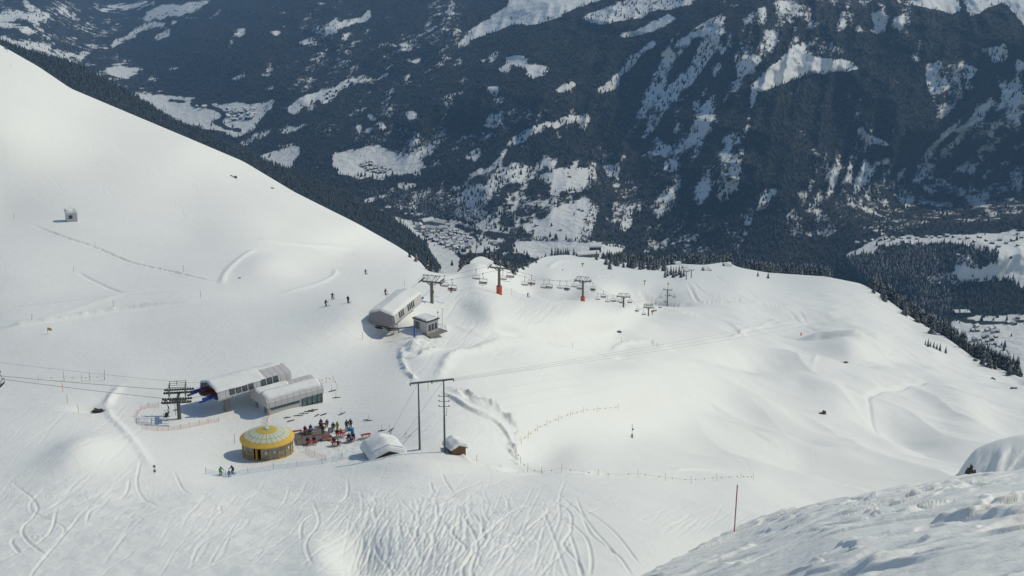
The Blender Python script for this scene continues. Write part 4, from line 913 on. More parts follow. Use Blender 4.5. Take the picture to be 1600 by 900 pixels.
B().tube((CX_ + .2, .3, 2.8), (CX_ + .2, .3, 4.6), .04).ball((CX_ + .2, .3, 4.1), .2, 1).done('wind_sensor', M_STEELD, cab)
B().tube((CX_ + .2, -1.1, 1), (CX_ + .2, -1.1, 5.4), .035).tube((CX_ - .1, -1.1, 5.4), (CX_ + .4, -1.1, 5.4), .04).done('mast', M_STEEL, cab)
gp = W(647.5, 526, -GZ2 / slope(526)); gp.z = GZ2 - .4
ga = thing('boarding_gate', 'blue steel portal frame between the upper station and its cabin', 'gate', gp, cyaw)
B().box((0, 0, 1.2), (.24, .24, 3.4)).box((-1.7, .9, 2.85), (3.9, .2, .24), rz=-.5).done('frame', M_BLUE, ga)
B().box((-3.2, 1.8, 2.3), (.2, .2, 1.2)).done('bracket', M_STEEL, ga)

# ------------------------------------------------------------------ lift chairs
def chair_proto(name, label, seatm, framem):
    c = thing(name, label, 'lift chair', (0, 0, 0))
    # hangs from z=0 ; faces -x
    B().box((0, 0, -.02), (.5, .14, .26)).tube((0, 0, -.1), (0, 0, -.55), .045).path([(0, 0, -.5), (.32, 0, -1.1), (.34, 0, -1.75)], .06).done('hanger', M_STEELD, c)
    q = B().path([(.34, -1.15, -1.75), (.34, 1.15, -1.75)], .045)
    for s in (-1.15, 1.15): q.path([(.34, s, -1.75), (.36, s, -2.45), (.2, s, -2.95), (-.45, s, -2.95)], .045)
    q.path([(.34, -1.15, -1.75), (.34, -1.0, -1.62), (.34, 1.0, -1.62), (.34, 1.15, -1.75)], .035); q.done('frame', framem, c)
    B().box((-.1, 0, -2.93), (.56, 2.2, .11), bev=.03).done('seat', seatm, c)
    B().box((.3, 0, -2.66), (.1, 2.2, .34), M=Matrix.Rotation(-.2, 4, 'Y'), bev=.03).done('backrest', seatm, c)
    B().path([(.2, -1.1, -2.4), (-.5, -1.05, -2.45), (-.5, 1.05, -2.45), (.2, 1.1, -2.4)], .03).path([(-.5, 0, -2.45), (-.62, 0, -3.3)], .025).path([(-.62, -.7, -3.3), (-.62, .7, -3.3)], .03).done('safety_bar', M_STEEL, c)
    return c
chA = chair_proto('lift_chair', '', M_BLACK, M_STEEL); chB = chair_proto('lift_chair', '', M_PEACH, M_PALE)
trA, trB = snapshot(chA), snapshot(chB); usedA = usedB = False
LINES = {}
for side, nm in ((1, 'left'), (-1, 'right')):
    pts = strand(side); full = []
    st_end = s2.matrix_basis @ Vector((L2 + .5, side * 2.5, hb2 + 1.1))
    pts = [st_end] + pts
    for a, b in zip(pts[:-1], pts[1:]): full += sagged(a, b, (b - a).length ** 2 / 9000.0 if (b - a).length > 30 else .02)[:-1]
    full.append(pts[-1]); LINES[side] = full
    q = B().path(full, .035, 5).done('haul_rope', M_WIRE)
    tag(q, 'steel haul rope of the long chairlift, %s strand running down the valley side' % nm, 'cable')
def on_line(side, u):
    f = LINES[side]
    for a, b in zip(f[:-1], f[1:]):
        ua_, ub_ = proj(a)[0], proj(b)[0]
        if (ua_ - u) * (ub_ - u) <= 0 and abs(ua_ - ub_) > 1e-6:
            t = (u - ua_) / (ub_ - ua_); return a.lerp(b, t), math.atan2(b.y - a.y, b.x - a.x)
    return None, 0
names_seg = ['the upper station and the plated pylon', 'the plated pylon and the tall-padded pylon', 'the tall-padded pylon and the short-padded pylon', 'the short-padded pylon and the small brow pylon', 'the brow pylon and the cage-headed pylon',
             'the cage-headed pylon and the yellow-box pylon', 'the yellow-box pylon and the distant huts']
segu = [675, 780, 910.5, 974, 1013, 1042.5]
ordn = ['first', 'second', 'third', 'fourth', 'fifth', 'sixth', 'seventh', 'eighth', 'ninth']
cnt = {}
riders = []
for side, us_, rid in ((1, [694, 744, 786, 820, 850, 875, 897, 934, 949.5, 964, 977, 987, 998, 1024.6, 1032.6, 1041, 1053, 1059, 1083], []),
                       (-1, [706, 754.4, 797, 830.4, 858, 885.5, 906, 926.5, 943, 958, 971, 984, 995.5, 1006, 1023.6, 1031.7, 1040, 1046.7, 1053.5, 1064], [706, 830.4, 885.5, 926.5, 995.5])):
    for u in us_:
        p, ya = on_line(side, u)
        if p is None: continue
        dark = side < 0
        if dark: o = chA if not usedA else copy_tree(trA); usedA = True
        else: o = chB if not usedB else copy_tree(trB); usedB = True
        o.location = p; o.rotation_euler = (0, 0, ya if dark else ya + math.pi)
        seg = sum(u > s_ for s_ in segu); k = (side, seg); cnt[k] = cnt.get(k, 0) + 1
        occ = 'occupied ' if u in rid else 'empty '
        tag(o, '%s%s lift chair, %s between %s' % (occ, 'dark' if dark else 'pale', ordn[cnt[k] - 1], names_seg[seg]), 'lift chair', 'chairs hanging on the long chairlift')
        if u in rid: riders.append((p, ya, u))
def loose_chair(p, ya, label):
    o = copy_tree(trA); o.location = p; o.rotation_euler = (0, 0, ya); tag(o, label, 'lift chair', 'chairs at the stations')
loose_chair(s2.matrix_basis @ Vector((.8, 1.3, hb2 + 1.9)), yaw2 + math.pi, 'dark chair hanging under the grey gable of the upper station')
loose_chair(s2.matrix_basis @ Vector((1.5, -2.1, hb2 + 1.6)), yaw2 + .6, 'dark chair swinging out at the right side under the upper station')
pp = TB + Vector((-1.9, -1.6, Ht + .2)); loose_chair(pp, math.radians(8), 'dark chair hanging low at the terminal pylon, left of its shaft')

# ropes of the front lift, running out of the picture to the left
for k, (s_, nm) in enumerate(((1, 'back'), (-1, 'front'))):
    a = TB + Vector((0, 0, Ht + .6)) + Vector((-math.sin(math.radians(8)), math.cos(math.radians(8)), 0)) * 2.35 * s_
    e_ = W(-420, 538 - (k * 11), a.y + (-4, 1)[k])
    q = B().path(sagged(a, e_, .8, 16), .035, 5).path([a, st.matrix_basis @ Vector((0, 2.35 * s_, hb + 1.2))], .035, 5).done('haul_rope', M_WIRE); tag(q, '%s steel rope from the terminal pylon out past the left edge' % nm, 'cable')
a = TB + Vector((0, 0, Ht + 3.3)); q = B().path(sagged(a, W(-420, 504, a.y + 4), .9, 16), .018, 4).path(sagged(a, st.matrix_basis @ Vector((1, 0, hb + 2.8)), .2, 6), .018, 4).done('signal_cable', M_WIRE); tag(q, 'thin signal cable above the ropes left of the terminal pylon', 'cable')
g = G(3, 612); loose_chair(g + Vector((0, 0, 4.2)), 0, 'dark lift chair cut off by the left edge of the photo')
# ------------------------------------------------------------------ round bar pavilion
BZ = G(418, 721).z - .05; bc = W(418.5, 703.5, -BZ / slope(703.5))
bar = thing('round_bar', 'round glazed bar with yellow, cream and green conical roof beside the wooden deck', 'bar', Vector((bc.x, bc.y, BZ)))
NS = 18; RD = 4.45; HD = 2.6
def panel_roof():
    m, n, b = new_mat('roof_panels'); L = n.links.new; tc = N(n, 'ShaderNodeTexCoord'); se = N(n, 'ShaderNodeSeparateXYZ'); L(tc.outputs['Object'], se.inputs[0])
    le = N(n, 'ShaderNodeVectorMath', operation='LENGTH'); cm = N(n, 'ShaderNodeCombineXYZ'); L(se.outputs[0], cm.inputs[0]); L(se.outputs[1], cm.inputs[1]); L(cm.outputs[0], le.inputs[0])
    rp_ = N(n, 'ShaderNodeValToRGB'); dv = N(n, 'ShaderNodeMath', operation='DIVIDE'); L(le.outputs['Value'], dv.inputs[0]); dv.inputs[1].default_value = 5.0; L(dv.outputs[0], rp_.inputs[0])
    rp_.color_ramp.interpolation = 'CONSTANT'; el = rp_.color_ramp.elements
    ye, cr, gr = (.74, .46, .09, 1), (.66, .63, .47, 1), (.12, .36, .14, 1)
    el[0].position = 0; el[0].color = ye; el[1].position = .38; el[1].color = cr
    for p_, c in ((.615, gr), (.63, cr), (.80, ye)):
        e = el.new(p_); e.color = c
    at = N(n, 'ShaderNodeMath', operation='ARCTAN2'); L(se.outputs[1], at.inputs[0]); L(se.outputs[0], at.inputs[1])
    ml = N(n, 'ShaderNodeMath', operation='MULTIPLY_ADD'); L(at.outputs[0], ml.inputs[0]); ml.inputs[1].default_value = 24 / 6.28318; ml.inputs[2].default_value = 24
    fr = N(n, 'ShaderNodeMath', operation='FRACT'); L(ml.outputs[0], fr.inputs[0]); s5 = N(n, 'ShaderNodeMath', operation='SUBTRACT'); L(fr.outputs[0], s5.inputs[0]); s5.inputs[1].default_value = .5
    ab = N(n, 'ShaderNodeMath', operation='ABSOLUTE'); L(s5.outputs[0], ab.inputs[0]); mr_ = N(n, 'ShaderNodeMath', operation='MULTIPLY'); L(ab.outputs[0], mr_.inputs[0]); L(le.outputs['Value'], mr_.inputs[1])
    lt = N(n, 'ShaderNodeMath', operation='LESS_THAN'); L(mr_.outputs[0], lt.inputs[0]); lt.inputs[1].default_value = .17
    l2 = N(n, 'ShaderNodeMath', operation='LESS_THAN'); L(le.outputs['Value'], l2.inputs[0]); l2.inputs[1].default_value = 4.35
    l3 = N(n, 'ShaderNodeMath', operation='MULTIPLY'); L(lt.outputs[0], l3.inputs[0]); L(l2.outputs[0], l3.inputs[1])
    mx = N(n, 'ShaderNodeMix', data_type='RGBA'); L(l3.outputs[0], mx.inputs[0]); L(rp_.outputs[0], mx.inputs[6]); mx.inputs[7].default_value = gr
    no = N(n, 'ShaderNodeTexNoise'); no.inputs['Scale'].default_value = 1.4; L(tc.outputs['Object'], no.inputs['Vector'])
    hs = N(n, 'ShaderNodeHueSaturation'); L(mx.outputs[2], hs.inputs['Color']); m3 = N(n, 'ShaderNodeMath', operation='MULTIPLY_ADD'); L(no.outputs[0], m3.inputs[0]); m3.inputs[1].default_value = .3; m3.inputs[2].default_value = .85; L(m3.outputs[0], hs.inputs['Value'])
    L(hs.outputs[0], b.inputs['Base Color']); b.inputs['Roughness'].default_value = .8; b.inputs['Specular IOR Level'].default_value = .2; return m
B().lathe([(.3, HD + 1.68), (1.6, HD + 1.45), (2.9, HD + 1.05), (4.0, HD + .56), (4.85, HD + .0), (4.83, HD - .22), (4.3, HD - .18), (.2, HD + .9)], 48).done('roof', panel_roof(), bar, False)
B().lathe([(.02, HD + 1.93), (.3, HD + 1.9), (.42, HD + 1.75), (.42, HD + 1.6), (.02, HD + 1.6)], 20).done('roof_cap', pm('white_plastic', (.7, .7, .68), .5), bar)
for k in range(NS):
    a0 = k * 6.28318 / NS + .1; a1 = a0 + 6.28318 / NS; p0 = Vector((RD * math.cos(a0), RD * math.sin(a0), 0)); p1 = Vector((RD * math.cos(a1), RD * math.sin(a1), 0)); mid = (p0 + p1) / 2; yw_ = math.atan2(p1.y - p0.y, p1.x - p0.x); w_ = (p1 - p0).length
    door = k == 12
    f = B().tube(p0 + Vector((0, 0, -.5)), p0 + Vector((0, 0, HD)), .1, n=6)
    for z in ([.08, HD - .1] if door else [.08, 1.05, HD - .1]): f.box(mid + Vector((0, 0, z)), (w_, .14, .17 if z != 1.05 else .1), rz=yw_)
    f = f.done('door_frame' if door else 'window_frame', M_YEL, bar)
    if not door:
        B().box(mid * .995 + Vector((0, 0, HD / 2)), (w_ - .1, .03, HD - .25), rz=yw_).done('pane', glass_mat('bar_glass', (.16, .16, .135), .2), f)
        if k in (10, 13, 14, 16): B().box(mid * 1.01 + Vector((0, 0, 1.4)), (.32, .03, .45), rz=yw_).done('notice', pm('paper', (.6, .62, .6), .8), f)
    else:
        B().box(mid * 1.06 + Vector((0, 0, HD / 2 - .05)), (.1, .7, HD - .3), rz=yw_).done('door', M_YEL, f)
B().lathe([(.05, 1.0), (1.9, 1.0), (1.9, 1.1), (2.1, 1.1), (2.1, 0), (1.8, 0)], 20).done('counter', M_WOODV, bar)
B().lathe([(.01, -.1), (RD - .05, -.1), (RD - .05, -.9)], 32).done('floor_plate', M_CONC, bar)

# ------------------------------------------------------------------ deck
dk = [(461, 681), (476, 676), (492, 673), (512, 677), (523, 687), (507, 692), (492, 698), (463, 708)]
P_ = [G(u, v) for u, v in dk]; DZ = sum(p.z for p in P_) / len(P_) + .12
q = B(); top = [q.bm.verts.new((p.x, p.y, DZ)) for p in P_]; bot = [q.bm.verts.new((p.x, p.y, DZ - .8)) for p in P_]
q.bm.faces.new(top); q.bm.faces.new(bot[::-1])
for i in range(8): q.bm.faces.new((top[i], bot[i], bot[(i + 1) % 8], top[(i + 1) % 8]))
q = q.done('wooden_deck', M_DECK); tag(q, 'brown plank sun deck between the round bar and the picnic tables', 'deck')
def onflat(u, v, z): y = -z / slope(v); return W(u, v, y)
def spot(u, v):
    p = G(u, v); q_ = onflat(u, v, DZ)
    return q_ if inpoly(np.array([u]), np.array([v]), dk)[0] else p
rl = thing('deck_railing', 'thin dark handrail standing at the lower edge of the plank deck', 'railing', spot(474, 700))
for i, (du, dv) in enumerate(((0, 0), (-2.5, -14), (10, -18))):
    c = spot(474 + du, 700 + dv) - rl.location; B().tube(c, c + Vector((0, 0, 1.0)), .03).done('post', M_STEELD, rl)
B().path([spot(474, 700) - rl.location + Vector((0, 0, 1)), spot(471.5, 686) - rl.location + Vector((0, 0, 1)), spot(484, 682) - rl.location + Vector((0, 0, 1))], .03).done('handrail', M_STEELD, rl)

# ------------------------------------------------------------------ picnic tables
def table(loc, rz, label, i):
    t = thing('picnic_table', label, 'picnic table', loc, rz, 'picnic tables in front of the round bar')
    B().box((0, 0, .74), (1.8, .72, .05), bev=.01).done('tabletop', M_RED, t)
    for s in (-.68, .68): B().box((0, s, .44), (1.8, .27, .05), bev=.01).done('bench', M_PINE, t)
    for s in (-.65, .65):
        B().beam((s, -.62, -.1), (s, -.2, .72), .06, .1).beam((s, .62, -.1), (s, .2, .72), .06, .1).beam((s, -.78, .38), (s, .78, .38), .05, .1).done('trestle', M_PINE, t)
    return t
t_proto = None
TB_L = [((482.6, 677), .55, 'picnic table at the far edge of the deck, used by people in dark clothes'), ((464.5, 679), .35, 'picnic table half hidden right behind the round bar roof'), ((505, 668), -.2, 'picnic table at the top end of the deck where a blue jacket sits'),
        ((510.6, 687), .3, 'empty picnic table at the middle right of the deck'), ((487, 695), .35, 'picnic table on the lower deck with two dark sitters facing'), ((532, 683), .3, 'picnic table where a person in bright orange sits'),
        ((525, 697), .1, 'picnic table nearest the viewer with two dark backs'), ((548, 690), .3, 'picnic table where a bright blue jacket sits, below the blue bin'), ((572, 684.5), .45, 'empty picnic table farthest right, near the snow-buried hut')]
tabs = []
for i, ((u, v), rz, lb) in enumerate(TB_L):
    if t_proto is None: t = table(spot(u, v), rz, lb, i); t_proto = snapshot(t)
    else: t = copy_tree(t_proto); t.location = spot(u, v); t.rotation_euler = (0, 0, rz); tag(t, lb, 'picnic table', 'picnic tables in front of the round bar')
    tabs.append(t)

# ------------------------------------------------------------------ people
def skin_body(nodes, edges, lvl=1):
    """one continuous body grown over a jointed skeleton; returns mesh and per-face bone index"""
    me = bpy.data.meshes.new('body'); me.from_pydata([n[0] for n in nodes], edges, []); o = bpy.data.objects.new('tmp', me); COL.objects.link(o)
    o.modifiers.new('s', 'SKIN')
    for i, n in enumerate(nodes): me.skin_vertices[0].data[i].radius = (n[1], n[1]); me.skin_vertices[0].data[i].use_root = (i == 0)
    sb = o.modifiers.new('u', 'SUBSURF'); sb.levels = lvl; sb.render_levels = lvl
    dg = bpy.context.evaluated_depsgraph_get(); ev = bpy.data.meshes.new_from_object(o.evaluated_get(dg)); bpy.data.objects.remove(o)
    return ev
def make_body(pose):
    """zones: 0 skin, 1 jacket, 2 trousers, 3 boots and gloves.  Faces -y."""
    if pose == 'stand':
        J = dict(pel=(0, 0, .96), ch=(0, 0, 1.30), nk=(0, 0, 1.49), hd=(0, -.02, 1.60), tp=(0, -.01, 1.70), sh=(.2, 0, 1.42), el=(.29, .02, 1.15), wr=(.27, -.12, .93), ha=(.26, -.17, .86), hi=(.1, 0, .90), kn=(.12, -.04, .50), an=(.13, .02, .12), to=(.14, -.16, .06))
    elif pose == 'ski':
        J = dict(pel=(0, .12, .82), ch=(0, -.04, 1.14), nk=(0, -.12, 1.32), hd=(0, -.17, 1.42), tp=(0, -.17, 1.52), sh=(.2, -.08, 1.26), el=(.34, -.16, 1.02), wr=(.33, -.42, .98), ha=(.33, -.50, .98), hi=(.11, .1, .78), kn=(.16, -.16, .48), an=(.15, .02, .14), to=(.15, -.17, .09))
    else:
        J = dict(pel=(0, 0, .52), ch=(0, -.05, .88), nk=(0, -.09, 1.07), hd=(0, -.13, 1.17), tp=(0, -.13, 1.27), sh=(.2, -.06, 1.0), el=(.28, -.16, .76), wr=(.16, -.38, .76), ha=(.13, -.46, .78), hi=(.11, -.04, .52), kn=(.15, -.46, .52), an=(.15, -.44, .12), to=(.15, -.60, .06))
    R = dict(pel=.165, ch=.195, nk=.068, hd=.098, tp=.075, sh=.105, el=.08, wr=.055, ha=.05, hi=.125, kn=.095, an=.082, to=.065)
    nodes = []; idx = {}; edges = []; zone = []
    def add(k, p, r): idx[k] = len(nodes); nodes.append((p, r))
    for k in ('pel', 'ch', 'nk', 'hd', 'tp'): add(k, J[k], R[k])
    for s in (-1, 1):
        for k in ('sh', 'el', 'wr', 'ha', 'hi', 'kn', 'an', 'to'): add(k + str(s), (J[k][0] * s, J[k][1], J[k][2]), R[k])
        w_ = Vector(nodes[idx['ha' + str(s)]][0]); d = (w_ - Vector(nodes[idx['wr' + str(s)]][0])).normalized(); sd_ = Vector((-s, 0, 0))
        add('th' + str(s), tuple(w_ + sd_ * .055 + d * .01), .016)
        for f_ in range(4): add('f%d%d' % (f_, s), tuple(w_ + d * (.085, .095, .09, .075)[f_] + Vector((s * (.036 - .024 * f_), 0, 0))), .013)
    E = [('pel', 'ch', 1), ('ch', 'nk', 1), ('nk', 'hd', 0), ('hd', 'tp', 0)]
    for s in ('-1', '1'):
        E += [('ch', 'sh' + s, 1), ('sh' + s, 'el' + s, 1), ('el' + s, 'wr' + s, 1), ('wr' + s, 'ha' + s, 3), ('ha' + s, 'th' + s, 3), ('pel', 'hi' + s, 2), ('hi' + s, 'kn' + s, 2), ('kn' + s, 'an' + s, 2), ('an' + s, 'to' + s, 3)] + [('ha' + s, 'f%d%s' % (f_, s), 3) for f_ in range(4)]
    me = skin_body(nodes, [(idx[a], idx[b]) for a, b, _ in E])
    seg = [(Vector(nodes[idx[a]][0]), Vector(nodes[idx[b]][0]), z) for a, b, z in E]
    me.materials.clear()
    mats_i = []
    for p in me.polygons:
        c = p.center; best = None
        for a, b, z in seg:
            e = b - a; t = max(0, min(1, (c - a).dot(e) / e.dot(e))); d = (c - a - e * t).length
            if best is None or d < best[0]: best = (d, z)
        z = best[1]
        if z == 1 and c.z < J['pel'][2] - .02 and pose != 'sit': z = 2 if abs(c.x) < .2 and c.z < J['pel'][2] - .12 else 1
        mats_i.append(z)
        p.use_smooth = True
    me['zones'] = mats_i
    return me, J, mats_i
BODIES = {k: make_body(k) for k in ('stand', 'ski', 'sit')}
for k in BODIES: print(k, len(BODIES[k][0].polygons))
M_SKIN = pm('skin', (.45, .25, .17), .6)
def cloth(c): return pm('cloth_%d_%d_%d' % tuple(int(x * 100) for x in c), c, .85, var=.2, scale=8)
BLK = (.018, .018, .022); NAVY = (.02, .03, .07); BLU = (.02, .16, .50); GRN = (.03, .42, .12); YLW = (.40, .38, .03); ORG = (.85, .16, .03); GRY = (.10, .10, .10); REDC = (.30, .03, .03); BRN = (.08, .05, .035); TEAL = (.03, .13, .2)
def person(loc, rz, pose, jacket, trousers, label, hat=BLK, skis=None, scale=1.0, group=None, poles=False):
    me, J, zi = BODIES[pose]
    t = thing('person', label, 'person', loc, rz, group); t.scale = (scale * 1.1,) * 3
    m = me.copy()
    for mt in (M_SKIN, cloth(jacket), cloth(trousers), cloth(BLK)): m.materials.append(mt)
    m.polygons.foreach_set('material_index', zi)
    o = bpy.data.objects.new('body', m); COL.objects.link(o); o.parent = t
    hd = Vector(J['hd'])
    q = B().ball(hd + Vector((0, .015, .06)), .122, 2, (1, 1.08, .95))
    for v in list(q.bm.verts):
        if v.co.z < hd.z + .02: v.co.z = hd.z + .02
    q.done('helmet', cloth(hat), t, True)
    f = B().ball(hd + Vector((0, -.1, -.01)), .018, 1); f.done('nose', M_SKIN, t, True)
    B().box(hd + Vector((0, -.098, .03)), (.15, .05, .05), bev=.01).done('goggles', M_DARK, t)
    if skis:
        for s in (-1, 1):
            B().box((s * .15, -.1, .02), (.09, 1.62, .025)).beam((s * .15, -.9, .02), (s * .15, -1.05, .12), .085, .02).done('ski', cloth(skis), t)
    if skis or poles:
        for s in (-1, 1):
            h = Vector((J['ha'][0] * s, J['ha'][1], J['ha'][2])); B().tube(h + Vector((0, 0, .06)), (h.x * 1.15, h.y + .25, .02), .012, n=5).done('ski_pole', M_STEELD, t)
    return t
def sitter(tab, side, along_, jacket, label, hat=BLK, trousers=BLK):
    M_ = Matrix.Translation(tab.location) @ Matrix.Rotation(tab.rotation_euler.z, 4, 'Z'); p = M_ @ Vector((along_, side * .68, .0))
    return person(p, tab.rotation_euler.z + (0 if side > 0 else math.pi), 'sit', jacket, trousers, label, hat)
sitter(tabs[0], 1, -.5, BLK, 'person in black with dark helmet, sitting at the deck\'s far table'); sitter(tabs[0], 1, .6, BRN, 'person in brown on the right end of the deck\'s far table', GRY); sitter(tabs[0], -1, .1, BLU, 'person in a blue jacket low at the deck\'s far table')
sitter(tabs[2], 1, -.6, GRY, 'person in grey on the left of the deck\'s top table'); sitter(tabs[2], 1, .6, BLU, 'person in bright blue jacket on the right of the deck\'s top table', NAVY); sitter(tabs[2], -1, -.3, BRN, 'person in dark brown with back turned at the deck\'s top table')
sitter(tabs[4], 1, -.6, BLK, 'person in black at the left end of the lower deck table'); sitter(tabs[4], 1, .6, NAVY, 'person in dark navy at the right end of the lower deck table'); 
sitter(tabs[5], 1, .2, ORG, 'person in a glowing orange jacket sitting at a picnic table', ORG, REDC); sitter(tabs[5], 1, -.5, BLK, 'person in black sitting left of the orange jacket')
sitter(tabs[6], 1, -.35, BLK, 'left one of two dark sitters at the nearest picnic table', NAVY); sitter(tabs[6], -1, .4, BRN, 'right one of two dark sitters at the nearest picnic table')
sitter(tabs[7], -1, 0, BLU, 'person in a blue jacket with back turned, table below the blue bin', BRN); sitter(tabs[7], 1, -.25, BLK, 'person in black facing across from the blue jacket below the bin'); sitter(tabs[7], 1, .6, NAVY, 'small person in navy at the right end below the blue bin')
GS = 'people standing around the picnic tables'
person(spot(504.5, 678), .4, 'stand', BRN, BLK, 'person in dark brown standing on the deck among the tables', group=GS)
person(spot(521, 674), .2, 'stand', BLK, GRY, 'person in black standing by the sign board', BRN, group=GS); person(spot(527.5, 673), -.6, 'stand', YLW, YLW, 'person in a mustard yellow suit standing with an arm out', BLK, group=GS)
person(spot(542, 672), .5, 'stand', BLK, GRY, 'tall person in black standing upright near the blue bin', scale=1.08, group=GS, poles=True); person(spot(548, 669.5), 0, 'stand', NAVY, BLK, 'person in navy standing behind the blue bin', group=GS)
GP = 'skiers on the slopes'
person(G(345, 744), .8, 'ski', GRN, BLK, 'skier in a bright green jacket below the round bar', BLK, BLK, group=GP)
person(G(364, 742), -.6, 'ski', NAVY, NAVY, 'taller skier in dark blue beside the green one below the bar', REDC, BLK, group=GP); person(G(358.5, 746), .2, 'ski', TEAL, BLU, 'small skier in teal crouching between the two others below the bar', BLU, BLK, .72, group=GP)
person(G(571, 429), 2.6, 'ski', BLK, BLK, 'lone skier in black farthest up where the piste drops away', BLK, BLK, group=GP); person(G(509, 479), 2.3, 'ski', BLK, GRY, 'skier in black with grey trousers, lower left of the piste group', GRY, BLK, group=GP)
person(G(519.5, 468), 2.9, 'ski', NAVY, BLK, 'skier in navy, middle one of the piste group', BLK, BLK, group=GP); person(G(544, 474), 2.7, 'stand', BLK, BLK, 'upright skier in black, right one of the piste group', BLK, BLK, group=GP)
person(G(602, 461), 2.2, 'ski', NAVY, BLK, 'skier in dark blue just behind the upper station roof', BLK, BLK, group=GP); person(G(824.5, 464), 2.2, 'ski', BLU, BLU, 'skier in light blue leaning over right of the tall-padded pylon', BLU, BLU, group=GP)
person(G(879, 423), 2.0, 'ski', GRY, BLK, 'tiny grey skier on the broad slope below the snow-roofed lodge', BLK, BLK, group=GP)
rc = [REDC, ORG, BLU, GRN, REDC]
rn = ['dark red', 'orange', 'blue', 'green', 'wine red']
sg = ['on the nearest chair beside the plated pylon', 'on a chair right of the tall-padded pylon', 'on a chair left of the short-padded pylon', 'on a chair right of the short-padded pylon', 'on a chair near the cage-headed pylon']
for i, (p, ya, u) in enumerate(riders):
    M_ = Matrix.Translation(p) @ Matrix.Rotation(ya, 4, 'Z')
    for k, off in enumerate((-.45, .3) if i in (2, 3) else (.1,)):
        person(M_ @ Vector((-.05, off, -3.44)), ya - math.pi / 2, 'sit', rc[i] if k == 0 else BLK, BLK, 'chairlift rider in %s %s' % (rn[i] if k == 0 else 'black', sg[i]), BLK, group='riders on the chairlift')

# ------------------------------------------------------------------ bin, tub, sign board
p = spot(550.5, 678); bn = thing('waste_bin', 'tall blue barrel bin standing in the snow among the tables', 'bin', p)
B().lathe([(.02, -.2), (.3, -.2), (.34, .2), (.33, .75), (.35, 1.05), (.29, 1.06)], 18).done('barrel', pm('blue_plastic', (.02, .17, .42), .45), bn); B().lathe([(.02, 1.16), (.36, 1.12), (.37, 1.06), (.02, 1.07)], 18).done('lid', pm('light_blue_plastic', (.06, .28, .5), .45), bn)
p = spot(546.5, 673); bn = thing('storage_tub', 'low blue and green tub behind the barrel bin', 'tub', p); B().box((0, 0, .25), (.8, .55, .6), bev=.05).done('tub', pm('blue_plastic', (.02, .17, .42), .45), bn); B().box((-.1, 0, .58), (.5, .6, .08), bev=.02).done('lid', pm('green_plastic', (.02, .25, .12), .5), bn)
p = spot(516, 676); bn = thing('sandwich_board', 'folding black sign board with pale face at the top of the deck', 'sign', p, .3)
for s in (-1, 1): 
    f = B().box((0, s * .22, .5), (.68, .05, 1.05), M=Matrix.Rotation(s * .38, 4, 'X')).done('board', M_STEELD, bn); B().box((0, s * .25, .5), (.5, .03, .8), M=Matrix.Rotation(s * .38, 4, 'X')).done('poster', pm('poster_grey', (.32, .34, .36), .7), f)

# ------------------------------------------------------------------ skis and boards left lying in the snow
def gear(u, v, rz, ln, col, label, board=False, stick=False):
    p = G(u, v); n_ = 'snowboard' if board else 'skis'
    t = thing(n_ if board else 'ski_pair', label, 'snowboard' if board else 'skis', p + Vector((0, 0, .09)), rz, 'skis and boards left in the snow')
    if board:
        B().box((0, 0, 0), (ln, .28, .05), bev=.02).done('deck', cloth(col), t)
        for s in (-.3, .3): B().box((s, 0, .07), (.16, .26, .12), bev=.02).done('binding', M_DARK, t)
    else:
        for s in (-.1, .1):
            f = B().box((0, s, 0), (ln, .09, .05)).beam((ln / 2, s, 0), (ln / 2 + .14, s, .09), .085, .03).done('ski', cloth(col), t); B().box((-.05, s, .06), (.32, .08, .1), bev=.02).done('binding', M_DARK, f)
    if stick: B().tube((0, .3, -.2), (.1, .32, 1.15), .02).done('ski_pole', M_STEELD, t)
gear(466, 650.5, .2, 1.75, TEAL, 'teal and black skis lying left below the glazed hall'); gear(474.5, 647, .1, 1.75, (.35, .33, .3), 'pale skis lying next to the teal pair below the hall'); gear(483, 644, .15, 1.8, BLK, 'black skis lying close to the glazed hall front')
gear(489, 641.8, .3, 1.75, GRY, 'grey skis, topmost of the row by the glass front'); gear(454.6, 658.5, .6, 1.6, (.35, .08, .08), 'red snowboard lying nearest the round bar roof', True); gear(495.5, 650, 1.1, 1.5, (.45, .2, .2), 'faded pink snowboard standing out above the tables', True)
gear(505.4, 648.7, .8, 1.55, BLK, 'black snowboard right of the pink one', True); gear(534, 647.5, .9, 1.6, (.12, .22, .3), 'grey blue skis with an upright pole alone up the slope', False, True); gear(574.5, 657.5, -.3, 1.7, GRY, 'grey skis with upright pole far right above the tables', False, True)
gear(597, 673.5, .4, 1.6, BLK, 'dark skis lying left of the guy wire anchor', False, True); gear(611, 673, 1.2, 1.7, BRN, 'brown skis beside the guy wire anchor', False, True); gear(448.5, 653.5, .3, 1.2, GRY, 'short grey skis at the left end of the row', False, False); gear(519, 611.5, .6, 1.5, BLK, 'black skis on the path right of the hall', False, True)
gear(525, 622, .3, 1.5, GRY, 'grey skis lying on the piste edge right of the hall end', False, True)

